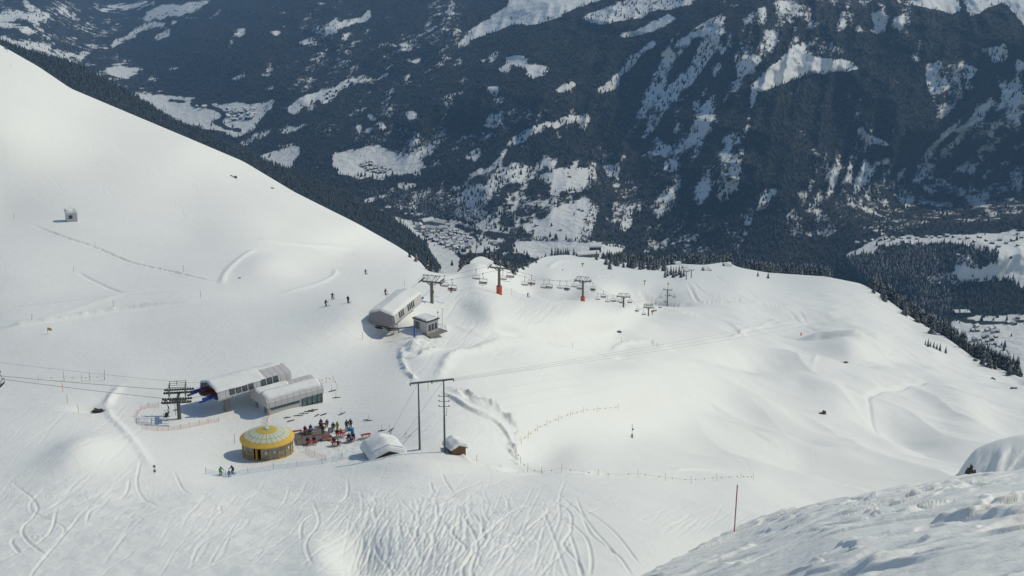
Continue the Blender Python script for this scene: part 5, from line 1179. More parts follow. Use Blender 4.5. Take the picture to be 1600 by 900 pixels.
# ------------------------------------------------------------------ buried huts by the power line
def gable_hut(name, label, loc, rz, Lx, Wy, hw, hr, th, wall=M_WOOD, over=.3, seed=1, group=None, gable=True):
    """ridge along x"""
    h = thing(name, label, 'hut', loc, rz, group)
    B().prism([(-Wy / 2, -1.5), (Wy / 2, -1.5), (Wy / 2, hw), (0, hw + hr), (-Wy / 2, hw)], -Lx / 2, Lx / 2).done('wall', wall, h)
    s = (hr / (Wy / 2)); e = Wy / 2 + over
    pr = [(-e, hw - s * over + .05), (0, hw + hr + .05), (e, hw - s * over + .05)]; pr2 = pr + [(y, z - .14) for y, z in pr[::-1]]
    B().prism(pr2, -Lx / 2 - over, Lx / 2 + over).done('roof', M_STEELD if wall is not M_WOOD else M_WOODV, h)
    if th: snow_sheet([(-e - .05, pr[0][1]), (-.45 * Wy / 2, hw + hr * .62), (0, hw + hr + .06), (.45 * Wy / 2, hw + hr * .62), (e + .05, pr[2][1])], -Lx / 2 - over, Lx / 2 + over, th, .2, seed=seed, over=.15, pw=7).done('roof_snow', m_cap, h, True)
    return h
hp = G(612, 716); hp.z -= .1
gable_hut('wooden_hut', 'brown wooden hut almost buried under a huge rounded snow cap', hp + Vector((-1.5, 2.2, -.7)), math.radians(112), 5.0, 5.6, .45, 1.15, 1.15, M_WOODV, .6, 5)
hp = G(716, 712); hp.z += 0
h2 = gable_hut('wooden_shed', 'small plank shed under thick snow at the foot of the right power pole', hp + Vector((-.6, 1.4, -.1)), math.radians(118), 3.0, 2.7, 1.35, .55, .75, M_WOOD, .3, 9)

# ------------------------------------------------------------------ H-frame power pole with wires
pa = G(656, 707); pb = G(695, 707); pb = W(695, 707, pb.y)
Hn = [top_h(pa, 598), top_h(pb, 594)]
hf = thing('power_pole', 'tall two-legged power pole with crossbeam between the buried hut and the shed', 'power pole', pa)
d_ = pb - pa
for bs, h in ((Vector((0, 0, 0)), Hn[0]), (d_, Hn[1])):
    B().tube(bs + Vector((0, 0, -1)), bs + Vector((0, 0, h * .5)), .2, .17, n=10).tube(bs + Vector((0, 0, h * .48)), bs + Vector((0, 0, h)), .15, .12, n=10).done('pole', M_POLEG, hf)
ta, tb_ = Vector((0, 0, Hn[0])), d_ + Vector((0, 0, Hn[1])); ax = (tb_ - ta).normalized()
ba, bb_ = ta - ax * 1.4, tb_ + ax * 1.7
B().beam(ba, bb_, .28, .22).beam(ba + Vector((0, .3, -.02)), bb_ + Vector((0, .3, -.02)), .1, .16).done('crossbeam', M_POLEG, hf)
ins = []
for t in (.0, .5, 1.0):
    c = ba.lerp(bb_, t) + Vector((0, 0, -.15)); ins.append(pa + c + Vector((0, 0, -.15)))
    B().lathe([(.02, .1), (.12, .08), (.06, 0), (.12, -.08), (.06, -.16), (.12, -.24), (.02, -.3)], 10, c).done('insulator', M_STEELD, hf)
for k, z in enumerate((.78, .71, .64)):
    c = d_ + Vector((0, 0, Hn[1] * z)); B().tube(c + Vector((-.9, 0, 0)), c + Vector((.9, 0, 0)), .05).ball(c + Vector((-.85, 0, .12)), .13, 1).ball(c + Vector((.85, 0, .12)), .13, 1).done('switch_arm', M_STEELD, hf)
B().path([d_ + Vector((.45, -.1, Hn[1] * .62)), d_ + Vector((.45, -.1, Hn[1] * .52)), d_ + Vector((.2, -.1, Hn[1] * .52))], .04).done('switch_rod', M_STEEL, hf)
for k, (src, dst, nm) in enumerate(((pa + ta, G(609, 679), 'left'), (pa + tb_, G(632, 680), 'right'))):
    q = B().path([src, dst], .02, 4); q.tube(dst.lerp(src, .01), dst.lerp(src, .05), .07, n=6); q = q.done('guy_wire', M_WIRE); tag(q, '%s guy wire slanting from the power pole down to the snow' % nm, 'cable')
q = B().path([G(656, 707) + Vector((0, 0, 4.2)), G(644, 679) + Vector((0, 0, .2)), G(631, 686)], .035, 5).done('stay_cable', M_STEELD); tag(q, 'dark cable loop hanging off the left power pole leg', 'cable')
fardst = [W(1400, 447, 1600), W(1405, 458, 1590), W(1410, 470, 1580)]
for k in range(3):
    q = B().path(sagged(ins[k], fardst[k], (7.5, 6.3, 5)[k], 60), .018, 4).done('power_line', M_WIRE); tag(q, '%s of the three thin power lines crossing the snow to the right' % ('uppermost', 'middle one', 'lowest')[k], 'cable')
mp = fardst[1]; base_ = W(1405, 474, 1500)

# ------------------------------------------------------------------ white hut on the left hillside
p = G(112, 345); hh = thing('mountain_hut', 'small whitewashed hut with a domed snow cap alone on the left hillside', 'hut', p, .42)
B().box((0, 0, 1.2), (3.3, 3.0, 3.6)).done('wall', pm('whitewashed_wall', (.52, .53, .52), .8, var=.05), hh)
snow_sheet([(-1.7, 2.95), (-1.0, 3.25), (0, 3.4), (1.0, 3.25), (1.7, 2.95)], -1.85, 1.85, .75, .1, seed=2).done('roof_snow', m_cap, hh, True)
B().box((0, 0, 3.02), (3.7, 3.3, .1)).done('roof', M_WOODV, hh)
f = B().box((-.4, -1.53, 1.6), (1.1, .08, 1.1)).done('window', M_STEELD, hh); B().box((-.4, -1.58, 1.6), (.8, .05, .8)).done('pane', M_GLASS, f)
B().box((1.68, .2, 1.0), (.06, .9, 1.9)).done('door', pm('pink_door', (.42, .36, .34), .7), hh)

# ------------------------------------------------------------------ markers, flags, fences
def marker(u, v, cols, h, label, lean=0, r=.045):
    p = G(u, v); t = thing('piste_marker', label, 'marker pole', p, 0, 'marker poles along the pistes'); n_ = len(cols)
    for k, c in enumerate(cols):
        z0, z1 = -.2 + (h + .2) * k / n_, -.2 + (h + .2) * (k + 1) / n_; B().tube((lean * z0, 0, z0), (lean * z1, 0, z1), r, n=6).done('pole' if k == 0 else 'pole_band', cloth(c), t)
OR2 = (.75, .22, .08); B2 = (.05, .18, .5); PK = (.6, .25, .22)
marker(22, 343, (OR2,), 2.0, 'orange pole at the left below the hillside, above the long track'); marker(149, 388, (OR2,), 2.2, 'orange pole beside the dark furrow right of the white hut'); marker(287, 425, (OR2,), 2.0, 'orange pole near the right end of the dark furrow')
marker(314, 468, (B2, OR2), 2.0, 'blue and orange pole at the tip of the snow bank'); marker(178, 486, (B2,), 1.9, 'blue pole halfway along the snow bank'); marker(49.5, 504, (B2,), 1.9, 'blue pole leaning at the left of the snow bank', .15)
marker(163, 593, (B2, OR2), 2.2, 'blue pole with orange top above the excavated hollow', .1); marker(140.5, 594, (YLW,), 1.7, 'yellowish pole on the ledge above the ropes'); marker(100, 594, (OR2,), 1.9, 'thin orange pole, upper one of the pair at the ropes'); marker(98.5, 612, (OR2,), 1.9, 'thin orange pole below the ropes on the left slope')
marker(105.5, 630, (OR2,), 1.7, 'orange pole at the middle of the left bumpy slope'); marker(122.5, 643, (OR2, YLW), 1.9, 'orange pole just left of the rocky hollow'); marker(115.5, 424, (PK,), 1.6, 'pink pole on the broad left slope below the furrow'); marker(17.5, 107, (OR2,), 1.8, 'orange pole high on the left hill crest')
marker(367, 693, (B2, OR2), 1.9, 'pole left of the round bar roof'); marker(632, 448, (OR2,), 2.2, 'orange pole behind the ridge of the upper station'); marker(604, 467, (OR2,), 1.6, 'orange stub beside the upper station roof'); marker(722, 429, (OR2,), 3, 'orange pole on the piste brow left of the knoll')
marker(566.5, 531, (OR2,), 1.9, 'orange pole at the tip of the upper station shadow'); marker(799, 460, (OR2,), 2.2, 'orange pole right of the tall-padded pylon'); marker(669, 611, (YLW,), 2.0, 'yellow pole behind the power pole crossbeam'); marker(895, 543, (YLW,), 1.6, 'short yellow pole beside the snow track in the middle')
marker(971, 538, (YLW,), 2.0, 'yellow pole by the open snow pit in the middle'); marker(1252, 517, (ORG,), 2.4, 'stubby bright orange marker above the snow hollow on the right', r=.5); marker(745, 722, (ORG,), 1.2, 'red tipped stake on the bank below the shed')
t = thing('warning_flag', 'small yellow flag on the wide piste at the far left', 'flag', G(75, 522)); B().tube((0, 0, -.1), (0, 0, 1.3), .03).done('pole', M_STEELD, t); B().box((.45, 0, 1.1), (.95, .05, .6), M=Matrix.Rotation(.35, 4, 'Y')).done('cloth', M_YEL, t)
t = thing('flag', 'small blue flag on the crest of the left hill', 'flag', G(12, 82)); B().tube((0, 0, -.1), (0, 0, 2.2), .04).done('pole', M_STEELD, t); B().box((-.6, 0, 1.6), (1.4, .05, .7), M=Matrix.Rotation(.7, 4, 'Y')).done('cloth', pm('faded_blue', (.2, .35, .42), .8), t)
t = thing('piste_sign', 'pair of small grey notice boards on one post at the bumpy slope edge', 'sign', G(242, 740)); B().tube((0, 0, -.3), (0, 0, 1.5), .04).done('post', M_STEEL, t)
for z in (.45, 1.25): B().box((0, -.05, z), (.42, .05, .42)).done('board', pm('grey_board', (.22, .22, .2), .7), t)
# purple-red pole on the mound
t = thing('marker_pole', 'tall red-violet pole at the edge of the near snow mound', 'marker pole', W(1147, 833, float(D_near(1147, 836))), 0)
Hm = top_h(t.location, 757.5); B().tube((0, 0, -.3), (.03, 0, Hm), .024, n=8).done('pole', pm('violet_red_pole', (.42, .10, .17), .6), t)
# weather mast
t = thing('weather_mast', 'slim measuring mast with small box alone on the smooth snow basin', 'weather mast', G(987.5, 685)); Hm = top_h(t.location, 663)
B().tube((0, 0, -.5), (0, 0, Hm), .05).tube((-.3, 0, Hm * .97), (0, 0, Hm * .86), .03).done('mast', M_STEEL, t); B().box((0, 0, .45), (.5, .4, 1.1)).done('cabinet', pm('grey_cabinet', (.3, .3, .28), .5), t); B().box((.15, 0, Hm * .64), (.4, .3, .35)).done('sensor', M_DARK, t)

def fence(label, pts, h, posts_col, kind, rope_z=.9):
    P = [G(u, v) for u, v in pts]; o0 = P[0]; t = thing('rope_fence' if kind == 'rope' else 'net_fence', label, 'fence', o0)
    for p in P: B().tube(p - o0 + Vector((0, 0, -.2)), p - o0 + Vector((random.uniform(-.15, .15), 0, h)), .035, n=5).done('post', cloth(posts_col), t)
    if kind == 'rope':
        q = B()
        for a, b in zip(P[:-1], P[1:]): q.path([x - o0 for x in sagged(a + Vector((0, 0, rope_z)), b + Vector((0, 0, rope_z)), .12, 5)], .012, 4)
        q.done('rope', cloth((.3, .25, .1)), t)
        for a, b in zip(P[:-1], P[1:]):
            n_ = max(1, int((b - a).length / 4.5))
            for k in range(n_):
                c = a.lerp(b, (k + .5) / n_) - o0 + Vector((0, 0, rope_z - .28)); B().poly([c + Vector((-.16, 0, .2)), c + Vector((.16, 0, .2)), c + Vector((0, .02, -.14))]).done('pennant', cloth((.62, .40, .08)), t)
    else:
        m = NETS[kind]; q = B(); n_ = 4
        for a, b in zip(P[:-1], P[1:]):
            q.grid(lambda i, j: a.lerp(b, i) - o0 + Vector((0, 0, .05 + j * (h - .25) - .12 * math.sin(i * 3.14))), 6, 2)
        q.done('netting', m, t)
    return t
def net_mat(name, col, a):
    m, n, b = new_mat(name); L = n.links.new; tc = N(n, 'ShaderNodeTexCoord'); no = N(n, 'ShaderNodeTexNoise'); no.inputs['Scale'].default_value = 3; L(tc.outputs['Object'], no.inputs['Vector'])
    mt = N(n, 'ShaderNodeMath', operation='MULTIPLY'); L(no.outputs[0], mt.inputs[0]); mt.inputs[1].default_value = a * 2; b.inputs['Base Color'].default_value = list(col) + [1]; L(mt.outputs[0], b.inputs['Alpha']); b.inputs['Roughness'].default_value = .9; return m
NETS = {'pink': net_mat('pink_netting', (.75, .25, .2), .22), 'blue': net_mat('blue_netting', (.25, .42, .6), .2)}
fence('pink safety net curving round the foot of the terminal pylon', [(248, 636), (232, 637), (220, 641), (214, 650), (217, 660), (230, 671), (247, 674), (264, 673), (282, 671), (296, 668), (311, 665), (326, 662), (342, 659)], 1.1, (.5, .4, .35), 'pink')
fence('short pink net running from the hall corner to the round bar', [(420, 652), (418, 661), (415, 671)], 1.3, OR2, 'pink'); fence('pink net below the deck, right of the round bar', [(478, 705), (492, 713), (509, 719)], 1.1, OR2, 'pink')
fence('low blue net along the brow below the round bar', [(321, 741), (352, 746), (388, 742), (427, 735), (465, 731), (503, 726), (536, 720)], 1.2, (.3, .32, .4), 'blue')
fence('rope fence with yellow pennants climbing behind the snow basin', [(815, 690), (825, 682), (840, 672), (855, 665), (872, 658), (891, 652), (912, 647), (933, 644), (966, 640)], 1.6, (.5, .32, .12), 'rope'); fence('rope fence with yellow pennants along the road bend', [(806, 708), (814, 722), (824, 736), (846, 739), (877, 738), (934, 741), (997, 747), (1040, 752), (1080, 756), (1120, 754), (1158, 751), (1177, 748)], 1.7, (.5, .32, .12), 'rope')
fence('rope fence with yellow pennants on the ledge left of the ropes', [(60, 596), (101, 595), (128, 596), (141, 595), (164, 594)], 1.4, (.5, .32, .12), 'rope'); fence('rope fence with pennants at the right end of the lift station', [(497, 600), (510, 598), (521, 596), (527, 608)], 1.3, YLW, 'rope')

# snow cannons
def cannon(u, v, label, s=1.0, col=M_YEL):
    y = G(u, v); t = thing('snow_cannon', label, 'snow cannon', y, random.uniform(-.5, .5)); t.scale = (s,) * 3
    B().tube((0, 0, -.5), (0, 0, 1.6), .25, .2).done('pedestal', M_ORANGE, t); B().lathe([(.42, -.7), (.62, -.4), (.68, .5), (.6, .8), (.4, .7)], 16).done('barrel', col, t).rotation_euler = (math.radians(70), 0, .6)
    [c for c in kids(t) if c.name.startswith('barrel')][0].location = (0, 0, 2.2)
cannon(910, 417, 'yellow and red snow cannon on the wide slope below the lodge', 1.6); cannon(1007, 444, 'yellow snow cannon left of the yellow-box pylon', 1.5); cannon(1019, 493, 'yellow and orange snow cannon beside the cage-headed pylon', 1.2)
# ------------------------------------------------------------------ rocks
M_ROCK = pm('dark_rock', (.12, .10, .07), .95, var=.6, scale=1.2, bump=.2)
def rock(p, s, label, n=5, seed=0):
    r = random.Random(seed); q = B()
    for k in range(n):
        c = Vector((r.uniform(-.5, .5) * s[0], r.uniform(-.3, .3) * s[1], r.uniform(-.1, .35) * s[2])); vs0 = set(q.bm.verts)
        q.ball(c, 1, 2, (s[0] * r.uniform(.2, .4), s[1] * r.uniform(.2, .4), s[2] * r.uniform(.3, .6)))
        for v in q.bm.verts:
            if v not in vs0: v.co = c + (v.co - c) * r.uniform(.72, 1.2)
    o = q.done('rock_outcrop', M_ROCK); o.location = p; tag(o, label, 'rock'); return o
rock(G(365, 277), (2.2, 1.5, 1.0), 'small dark rock poking out of the left hillside', 3, 1); rock(G(424, 294), (1.4, 1, .5), 'tiny rock lower on the left hillside', 2, 2); rock(G(967, 522), (2.2, 1.5, .9), 'dark rock breaking through on the middle snow brow', 3, 3)
rock(G(1284, 647), (2.3, 1.5, 2.0), 'dark jagged rock on the right hand snow ridge', 6, 4); rock(G(1320, 573), (3.5, 2, 1.2), 'small rock beside the cat track on the right', 3, 5); rock(G(150, 638) + Vector((0, 0, .1)), (3.4, 1.6, 1.1), 'low brown rock band in the hollow left of the terminal pylon', 6, 6)
rock(G(374, 437), (1.0, .8, .4), 'tiny stone beside the snow track on the left plateau', 2, 7)
for k, (u, v, s) in enumerate(((1545, 573, 5), (1551, 587, 4), (1583, 607, 4), (1525, 562, 4))): rock(G(u, v), (s, 3, s * .5), ('dark rock on the steep right edge of the snowfield, %s' % ('uppermost', 'second from above', 'lowest', 'beside the trees')[k]), 4, 10 + k)
for k, (u, v, sx, sz) in enumerate(((1508, 745, .5, .7), (1513, 744, .5, 1.0), (1521, 743, .55, 1.35), (1497, 748, .3, .4))):
    rock(W(u, v, 111), (sx * 1.3, .8, sz), 'dark rock tooth under the snow bank at the right edge, %s' % ('left middle', 'middle', 'tallest', 'leftmost')[k], 4, 30 + k)

# ------------------------------------------------------------------ near conifers, one object each
def spruce_mesh(seed, tiers=9, n=9):
    r = random.Random(seed); b = B(); H_ = 1.0
    for t in range(tiers):
        f = t / tiers; z = .10 + .86 * f; rad = .20 * (1 - f) ** .85 + .012; drop_ = .075 * (1 - f) + .02; n_ = max(5, int(n * (1 - f * .5)))
        for k in range(n_):
            a = 6.2832 * (k + r.random() * .7) / n_ + t; l = rad * r.uniform(.7, 1.25); w_ = l * .42
            c, s = math.cos(a), math.sin(a); tip = Vector((l * c, l * s, z - drop_ * r.uniform(.6, 1.4))); root = Vector((0, 0, z + .05))
            sd1 = Vector((l * .6 * c - w_ * s, l * .6 * s + w_ * c, z - drop_ * .5)); sd2 = Vector((l * .6 * c + w_ * s, l * .6 * s - w_ * c, z - drop_ * .5))
            b.bm.faces.new([b.bm.verts.new(p) for p in (root, sd1, tip)]); b.bm.faces.new([b.bm.verts.new(p) for p in (root, tip, sd2)])
    b.tube((0, 0, .8), (0, 0, 1.03), .012, .002, n=4)
    return b
SP = []
for s in range(6):
    t = thing('spruce_tree', '', 'tree', (0, 0, -3000)); cr = spruce_mesh(40 + s).done('crown', m_tree, t)
    at = cr.data.attributes.new('tone', 'FLOAT', 'POINT'); at.data.foreach_set('value', np.full(len(cr.data.vertices), random.random() ** 1.5, np.float32))
    B().tube((0, 0, -.06), (0, 0, .8), .016, .006, n=6).done('trunk', pm('bark', (.07, .05, .04), .9), t); SP.append(snapshot(t))
used = [False] * 6
def plant(p, h, label, group):
    k = random.randrange(6)
    if not used[k]: o = SP[k][0]; used[k] = True
    else: o = copy_tree(SP[k])
    o.location = p; o.rotation_euler = (0, 0, random.uniform(0, 6.28)); o.scale = (h * random.uniform(.9, 1.15), h * random.uniform(.9, 1.15), h)
    tag(o, label, 'tree', group); return o
def skirt_pt(u, k):
    c = (u + 300) / 1.7; c0 = int(np.clip(c, 0, len(us) - 2)); f = c - c0; r = SK - k; r0 = int(np.clip(r, 0, SK)); fr = r - r0
    g = lambda A: (A[r0, c0] * (1 - f) + A[r0, c0 + 1] * f) * (1 - fr) + (A[min(SK, r0 + 1), c0] * (1 - f) + A[min(SK, r0 + 1), c0 + 1] * f) * fr
    return Vector((g(Xs), g(Ys), g(Zs)))
# (u0, u1, v spread below the crest, skirt rows, count, height, label, group)
def grove(u0, u1, dv, kk, n, h0, h1, label, group, f=None):
    for _ in range(n):
        u = random.uniform(u0, u1) if f is None else f()
        if random.random() < dv[1]: p = G(u, float(interp(SIL, u)) + 1.5 + random.uniform(0, dv[0]))
        else: p = skirt_pt(u, random.uniform(*kk))
        plant(p - Vector((0, 0, .4)), random.uniform(h0, h1), label, group)
grove(853, 905, (0, 0), (.3, 3), 17, 9, 15, 'dark spruce in the short row left of the snow-roofed lodge', 'spruce row left of the lodge')
grove(952, 1040, (7, .65), (.2, 4), 78, 11, 18, 'snow-dusted spruce in the dense stand right of the lodge', 'dense spruce stand right of the lodge')
grove(1038, 1160, (0, 0), (1.5, 6), 26, 13, 22, 'dark spruce in the line behind the snowed-in huts', 'spruce line behind the huts')
grove(1150, 1300, (0, 0), (1, 4), 26, 10, 17, 'spruce top peeping over the snow crest beyond the far slope', 'spruces behind the far crest')
grove(1360, 1545, (5, .15), (.3, 4), 70, 13, 21, 'snow-dusted spruce in the steep wood along the right edge of the snowfield', 'wood along the right snow edge')
grove(1480, 1590, (3, .1), (.2, 2.5), 14, 9, 15, 'spruce near the lower end of the right hand wood', 'lower end of the right wood')
grove(756, 832, (2, .2), (.2, 3), 34, 6, 10, 'brownish spruce behind the rounded snow knoll', 'spruces behind the snow knoll'); grove(722, 745, (4, .3), (.2, 1.5), 5, 5, 8, 'dark spruce on the left flank of the snow knoll', 'spruces left of the knoll')
for (u, v, h, l) in ((947, 414, 17, 'dark single spruce right in front of the lodge'), (932, 408, 15, 'dark single spruce left of the pair in front of the lodge'), (952.5, 421, 15, 'single spruce standing lowest on the slope in front of the stand'), (722, 423, 7, 'lone thin spruce on the shaded left side of the knoll'), (838, 411, 7, 'tiny lone spruce on the snow left of the spruce row'),
                     (1184, 432, 8, 'left one of two small bushy spruces on the far white slope'), (1200, 435, 10, 'right one of two small bushy spruces on the far white slope')):
    plant(G(u, v) - Vector((0, 0, .3)), h, l, 'single spruces')
for k, u in enumerate((1039, 1043, 1048, 1052, 1056, 1061, 1064, 1068)): plant(G(u, 434 - (k % 3) * 2), random.uniform(9, 15), 'spruce in the little clump beside the distant lift pylons', 'clump by the distant pylons')
for k, (u, v) in enumerate(((1446, 537), (1450, 540), (1454, 538), (1459, 541), (1464, 540), (1469, 543), (1478, 546))): plant(G(u, v), random.uniform(6, 9), 'small dark spruce of the clump standing alone on the right slope', 'small clump on the right slope')
for k, (u, v) in enumerate(((640, 402), (650, 409), (668, 420), (673, 426))): plant(G(u, v) if k < 2 else skirt_pt(u, .4), random.uniform(4, 7), 'stunted snowy spruce at the foot of the left hill crest', 'stunted trees at the hill foot')
# the rest of these woods, too many to count
def mass(n, u0, u1, k0, k1, h0, h1, name, label, seed):
    pts = [skirt_pt(random.uniform(u0, u1), random.uniform(k0, k1)) for _ in range(n)]; P = np.array([tuple(p) for p in pts])
    cone_forest(name, P, rng.uniform(h0, h1, n), label, 'forest', m_tree, 7, 3, .2, seed=seed)
mass(420, 1362, 1590, .4, 5.5, 12, 20, 'forest_right_edge', 'dark wood continuing down behind the right snow edge', 21); mass(260, 1045, 1300, 2, 7, 12, 20, 'forest_behind_huts', 'dark wood behind the huts and the far crest', 22); mass(160, 940, 1045, 1, 6, 12, 17, 'forest_by_lodge', 'dark wood behind the lodge', 23)
for o in SP:
    if False: pass

# ------------------------------------------------------------------ lodge and snowed-in huts on the far shoulder
def SG(u, dv=1.2): return G(u, float(interp(SIL, u)) + dv)
def house(p, rz, Lx, Wy, hw, hr, label, cat='house', group=None, wall=None, name='house', win=True, th=.9):
    h = thing(name, label, cat, p, rz, group)
    B().prism([(-Wy / 2, -2), (Wy / 2, -2), (Wy / 2, hw), (0, hw + hr), (-Wy / 2, hw)], -Lx / 2, Lx / 2).done('wall', wall or M_WOODV, h)
    s = hr / (Wy / 2); e = Wy / 2 + .9; z0 = hw - s * .9 + .05
    B().prism([(-e, z0), (0, hw + hr + .05), (e, z0), (e, z0 + th), (0, hw + hr + th + .1), (-e, z0 + th)], -Lx / 2 - .9, Lx / 2 + .9).done('roof', m_cap, h)
    if win:
        for k in range(max(2, int(Lx / 4))): B().box((-Lx / 2 + (k + .5) * Lx / max(2, int(Lx / 4)), -Wy / 2 - .03, hw * .6), (1.3, .1, 1.3)).done('window', M_GLASS, h)
    return h
lp = W(930, 388, 1950)
house(W(930, 391, 1900), .05, 15, 12, 6.5, 2.5, 'dark lodge with thick white roof on the far snow shoulder', 'lodge', wall=pm('dark_timber', (.035, .03, .03), .9), name='lodge', th=2.2)
house(W(918, 399, 1830), .3, 30, 10, 3.0, 1.6, 'long low building with snow-covered roof slanting in front of the lodge', 'lodge annex', wall=pm('grey_timber', (.16, .16, .16), .9), name='lodge_annex', th=1.6)
for (u, v, s, lb) in ((1040, 413, 1.0, 'leftmost snowed-in hut on the far shoulder by the spruces'), (1058, 413.5, 1.0, 'snowed-in hut second from the left on the far shoulder'), (1070, 419, .8, 'low snow-covered hut behind the distant pylons'), (1104, 423, 1.15, 'snowed-in hut in the dip of the far shoulder'), (1136, 416, 1.2, 'rounded snow-capped hut on the right hump of the far shoulder')):
    y = float(D_mid(u, v)); p = G(u, v); hk = gable_hut('alpine_hut', lb, p, .3, 7.5 * s, 7 * s, 1.3 * s, 1.6 * s, 2.0 * s, pm('dark_timber', (.035, .03, .03), .9), .6, int(u), 'snowed-in huts on the far shoulder')
p = G(1136, 411)

# ------------------------------------------------------------------ houses far below
WHM = pm('pale_render', (.33, .31, .28), .9); TIM = pm('brown_chalet_timber', (.07, .05, .04), .9)
HP = []
for k, (a, b_, c, d, mt) in enumerate(((11, 9, 5, 2.6, TIM), (13, 10, 6.5, 3, WHM), (9, 8, 4, 2.4, TIM), (18, 11, 8, 3, WHM))):
    HP.append(snapshot(house((0, 0, -4000), 0, a, b_, c, d, 'x', wall=mt, win=k in (1, 3), th=.8)))
husd = [False] * 4
def village(pts, label, group, kinds=(0, 1, 2), sc_=1.0):
    for (u, v) in pts:
        k = random.choice(kinds); p = far_pt(u, v)
        if not husd[k]: o = HP[k][0]; husd[k] = True
        else: o = copy_tree(HP[k])
        o.location = p + Vector((0, 0, .5)); o.rotation_euler = (0, 0, random.choice((.2, 1.7, -.3, .6)) + random.uniform(-.2, .2)); s = sc_ * random.uniform(.85, 1.2); o.scale = (s, s, s)
        tag(o, label, 'house', group)
def rnd(poly, n, md=3.0):
    xs, ys = [p[0] for p in poly], [p[1] for p in poly]; out = []
    for _ in range(n * 60):
        u, v = random.uniform(min(xs), max(xs)), random.uniform(min(ys), max(ys))
        if inpoly(np.array([u]), np.array([v]), poly)[0] and all(math.hypot(u - a, (v - b) * 1.6) > md for a, b in out): out.append((u, v))
        if len(out) >= n: break
    return out
village(rnd([(653, 357), (700, 358), (738, 372), (735, 392), (705, 390), (668, 374)], 75, 4.2), 'small snow-roofed house in the village below the knoll', 'houses of the valley village', (0, 1, 2))
village([(656, 357), (663, 361), (686, 361), (693, 360)], 'larger apartment house at the upper edge of the valley village', 'apartment houses of the village', (3,), 1.3); village([(668, 352), (678, 351), (688, 354), (674, 362)], 'big dark gabled hotel block above the valley village', 'hotel blocks above the village', (3,), 1.9)
village(rnd([(560, 258), (575, 252), (612, 264), (600, 272), (575, 268)], 32, 3.2), 'tiny house of the hamlet on the snow terrace under the wooded slope', 'houses of the terrace hamlet', (0, 2), .95)
village([(905, 328), (910, 330), (914, 343), (838, 353), (833, 361), (876, 360), (984, 341), (890, 277), (872, 307), (702, 308), (710, 313), (733, 331), (690, 312), (718, 305)], 'lone brown barn on a snowy meadow below the forest', 'barns on the meadows', (0, 2), .75)
village([(1480, 370 + i % 2) for i in range(1)] + [(1340, 382), (1352, 380), (1362, 377), (1375, 376), (1384, 374), (1395, 375), (1408, 373), (1420, 373), (1433, 374), (1448, 371), (1456, 372), (1468, 372), (1490, 371), (1500, 374), (1512, 373), (1522, 378), (1530, 372), (1541, 377), (1550, 381), (1562, 376), (1572, 381), (1582, 377), (1590, 384), (1596, 372), (1560, 386), (1410, 379), (1590, 366)], 'chalet in the row along the rim of the right hand terrace', 'chalets along the terrace rim', (0, 2, 1), .9)
village([(1488, 436), (1527, 437), (1582, 440), (1579, 403), (1497, 400), (1467, 444)], 'single barn on the snow meadows of the right hand terrace', 'barns of the right terrace', (0, 2), .8)
village(rnd([(1518, 508), (1560, 512), (1560, 545), (1520, 532)], 16, 5) + [(1590, 498), (1585, 507), (1575, 506)], 'house on the valley floor beyond the right hand wood', 'houses on the valley floor', (0, 1), .9)
h = house(far_pt(1502, 491) + Vector((0, 0, 1)), .05, 38, 22, 7, 2, 'long warehouse with white roof on the valley floor at the right', 'warehouse', wall=pm('dark_timber', (.035, .03, .03), .9), name='warehouse', th=1.2, win=False)
village(rnd([(300, 168), (400, 172), (395, 186), (360, 190), (350, 172)], 30, 4), 'speck-sized house in the far valley beside the river bend', 'far houses by the river', (0, 1), 1.3)
village(rnd([(500, 150), (540, 134), (550, 136), (510, 158)], 6, 6) + rnd([(230, 28), (300, 10), (320, 3), (240, 30)], 14, 7), 'tiny farm on a clearing of the distant mountainside', 'farms on the distant clearings', (0,), 1.1)
village([(955 + 0, 392 + 0)] if False else [(1142, 386)] if False else [(700, 354)], 'single house beside the brook above the village', 'house by the brook', (1,), 1.0)
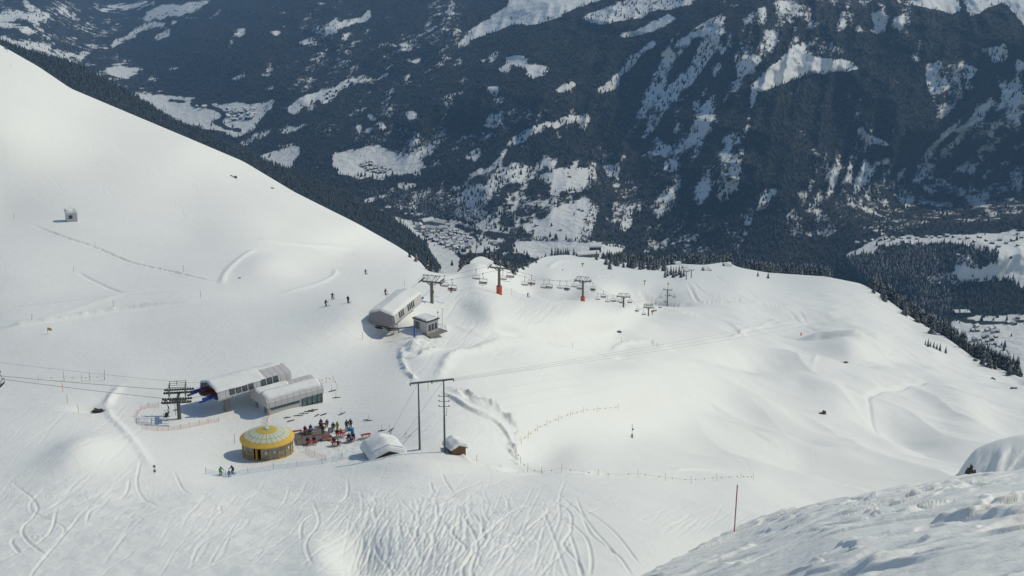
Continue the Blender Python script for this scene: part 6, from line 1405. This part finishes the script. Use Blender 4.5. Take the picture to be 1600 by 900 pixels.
# bare broadleaf clumps and lone trees on the meadows
def far_trees(poly, n, h0, h1, name, label, seed, mat=m_tree_far):
    pts = rnd(poly, n, .5); P = np.array([tuple(far_pt(u, v)) for u, v in pts]); cone_forest(name, P, rng.uniform(h0, h1, len(P)), label, 'trees', mat, 5, 1, .26, seed=seed)
m_bare = tree_mat('bare_twigs', (.045, .038, .034), (.10, .085, .075), .22)
far_trees([(790, 372), (960, 380), (975, 388), (900, 378), (800, 376)], 120, 6, 11, 'hedge_trees', 'bare hedge trees along the brink of the bright meadow', 51, m_bare); far_trees([(1450, 380), (1560, 388), (1560, 414), (1520, 420), (1440, 400)], 200, 7, 13, 'brush_on_terrace', 'brown brushwood on the slope of the right hand terrace', 52, m_bare)
far_trees([(1320, 404), (1440, 384), (1500, 440), (1480, 492), (1380, 470)], 900, 8, 15, 'bare_wood_under_terrace', 'bare brown wood on the steep bank under the terrace', 53, m_bare); far_trees([(560, 300), (690, 300), (760, 345), (690, 345), (640, 335)], 500, 7, 13, 'brush_above_village', 'bare brushwood above the village', 54, m_bare)
far_trees([(900, 230), (960, 240), (945, 320), (925, 378), (905, 375), (930, 300)], 300, 6, 11, 'gorge_brush', 'bare brushwood filling the gully between the bright meadows', 55, m_bare)
# ------------------------------------------------------------------ the air of the valley
if HAZE:
    zs = [min(v.co.z for v in o.data.vertices) for o in (snowfield, valley, ridge)]; xs_ = [v.co.x for v in valley.data.vertices]; ys_ = max(v.co.y for v in valley.data.vertices)
    x0, x1 = min(xs_) - 200, max(xs_) + 200
    x0 = min(x0, min(v.co.x for v in ridge.data.vertices) - 200); lo = min(zs) - 1.5
    bm = bmesh.new(); bmesh.ops.create_cube(bm, size=1)
    for v in bm.verts: v.co = Vector((x0 if v.co.x < 0 else x1, -60 if v.co.y < 0 else ys_ + 300, lo if v.co.z < 0 else 14))
    me = bpy.data.meshes.new('haze'); bm.to_mesh(me); bm.free()
    m = bpy.data.materials.new('valley_haze'); m.use_nodes = True; n = m.node_tree; n.nodes.clear()
    vo = N(n, 'ShaderNodeVolumePrincipled'); vo.inputs['Color'].default_value = (.34, .62, .95, 1); vo.inputs['Density'].default_value = 4.6e-5; vo.inputs['Anisotropy'].default_value = .1
    ou = N(n, 'ShaderNodeOutputMaterial'); n.links.new(vo.outputs[0], ou.inputs['Volume'])
    me.materials.append(m); o = bpy.data.objects.new('haze', me); COL.objects.link(o); o['kind'] = 'stuff'; o['label'] = 'thin blue haze filling the valley air'; o['category'] = 'haze'
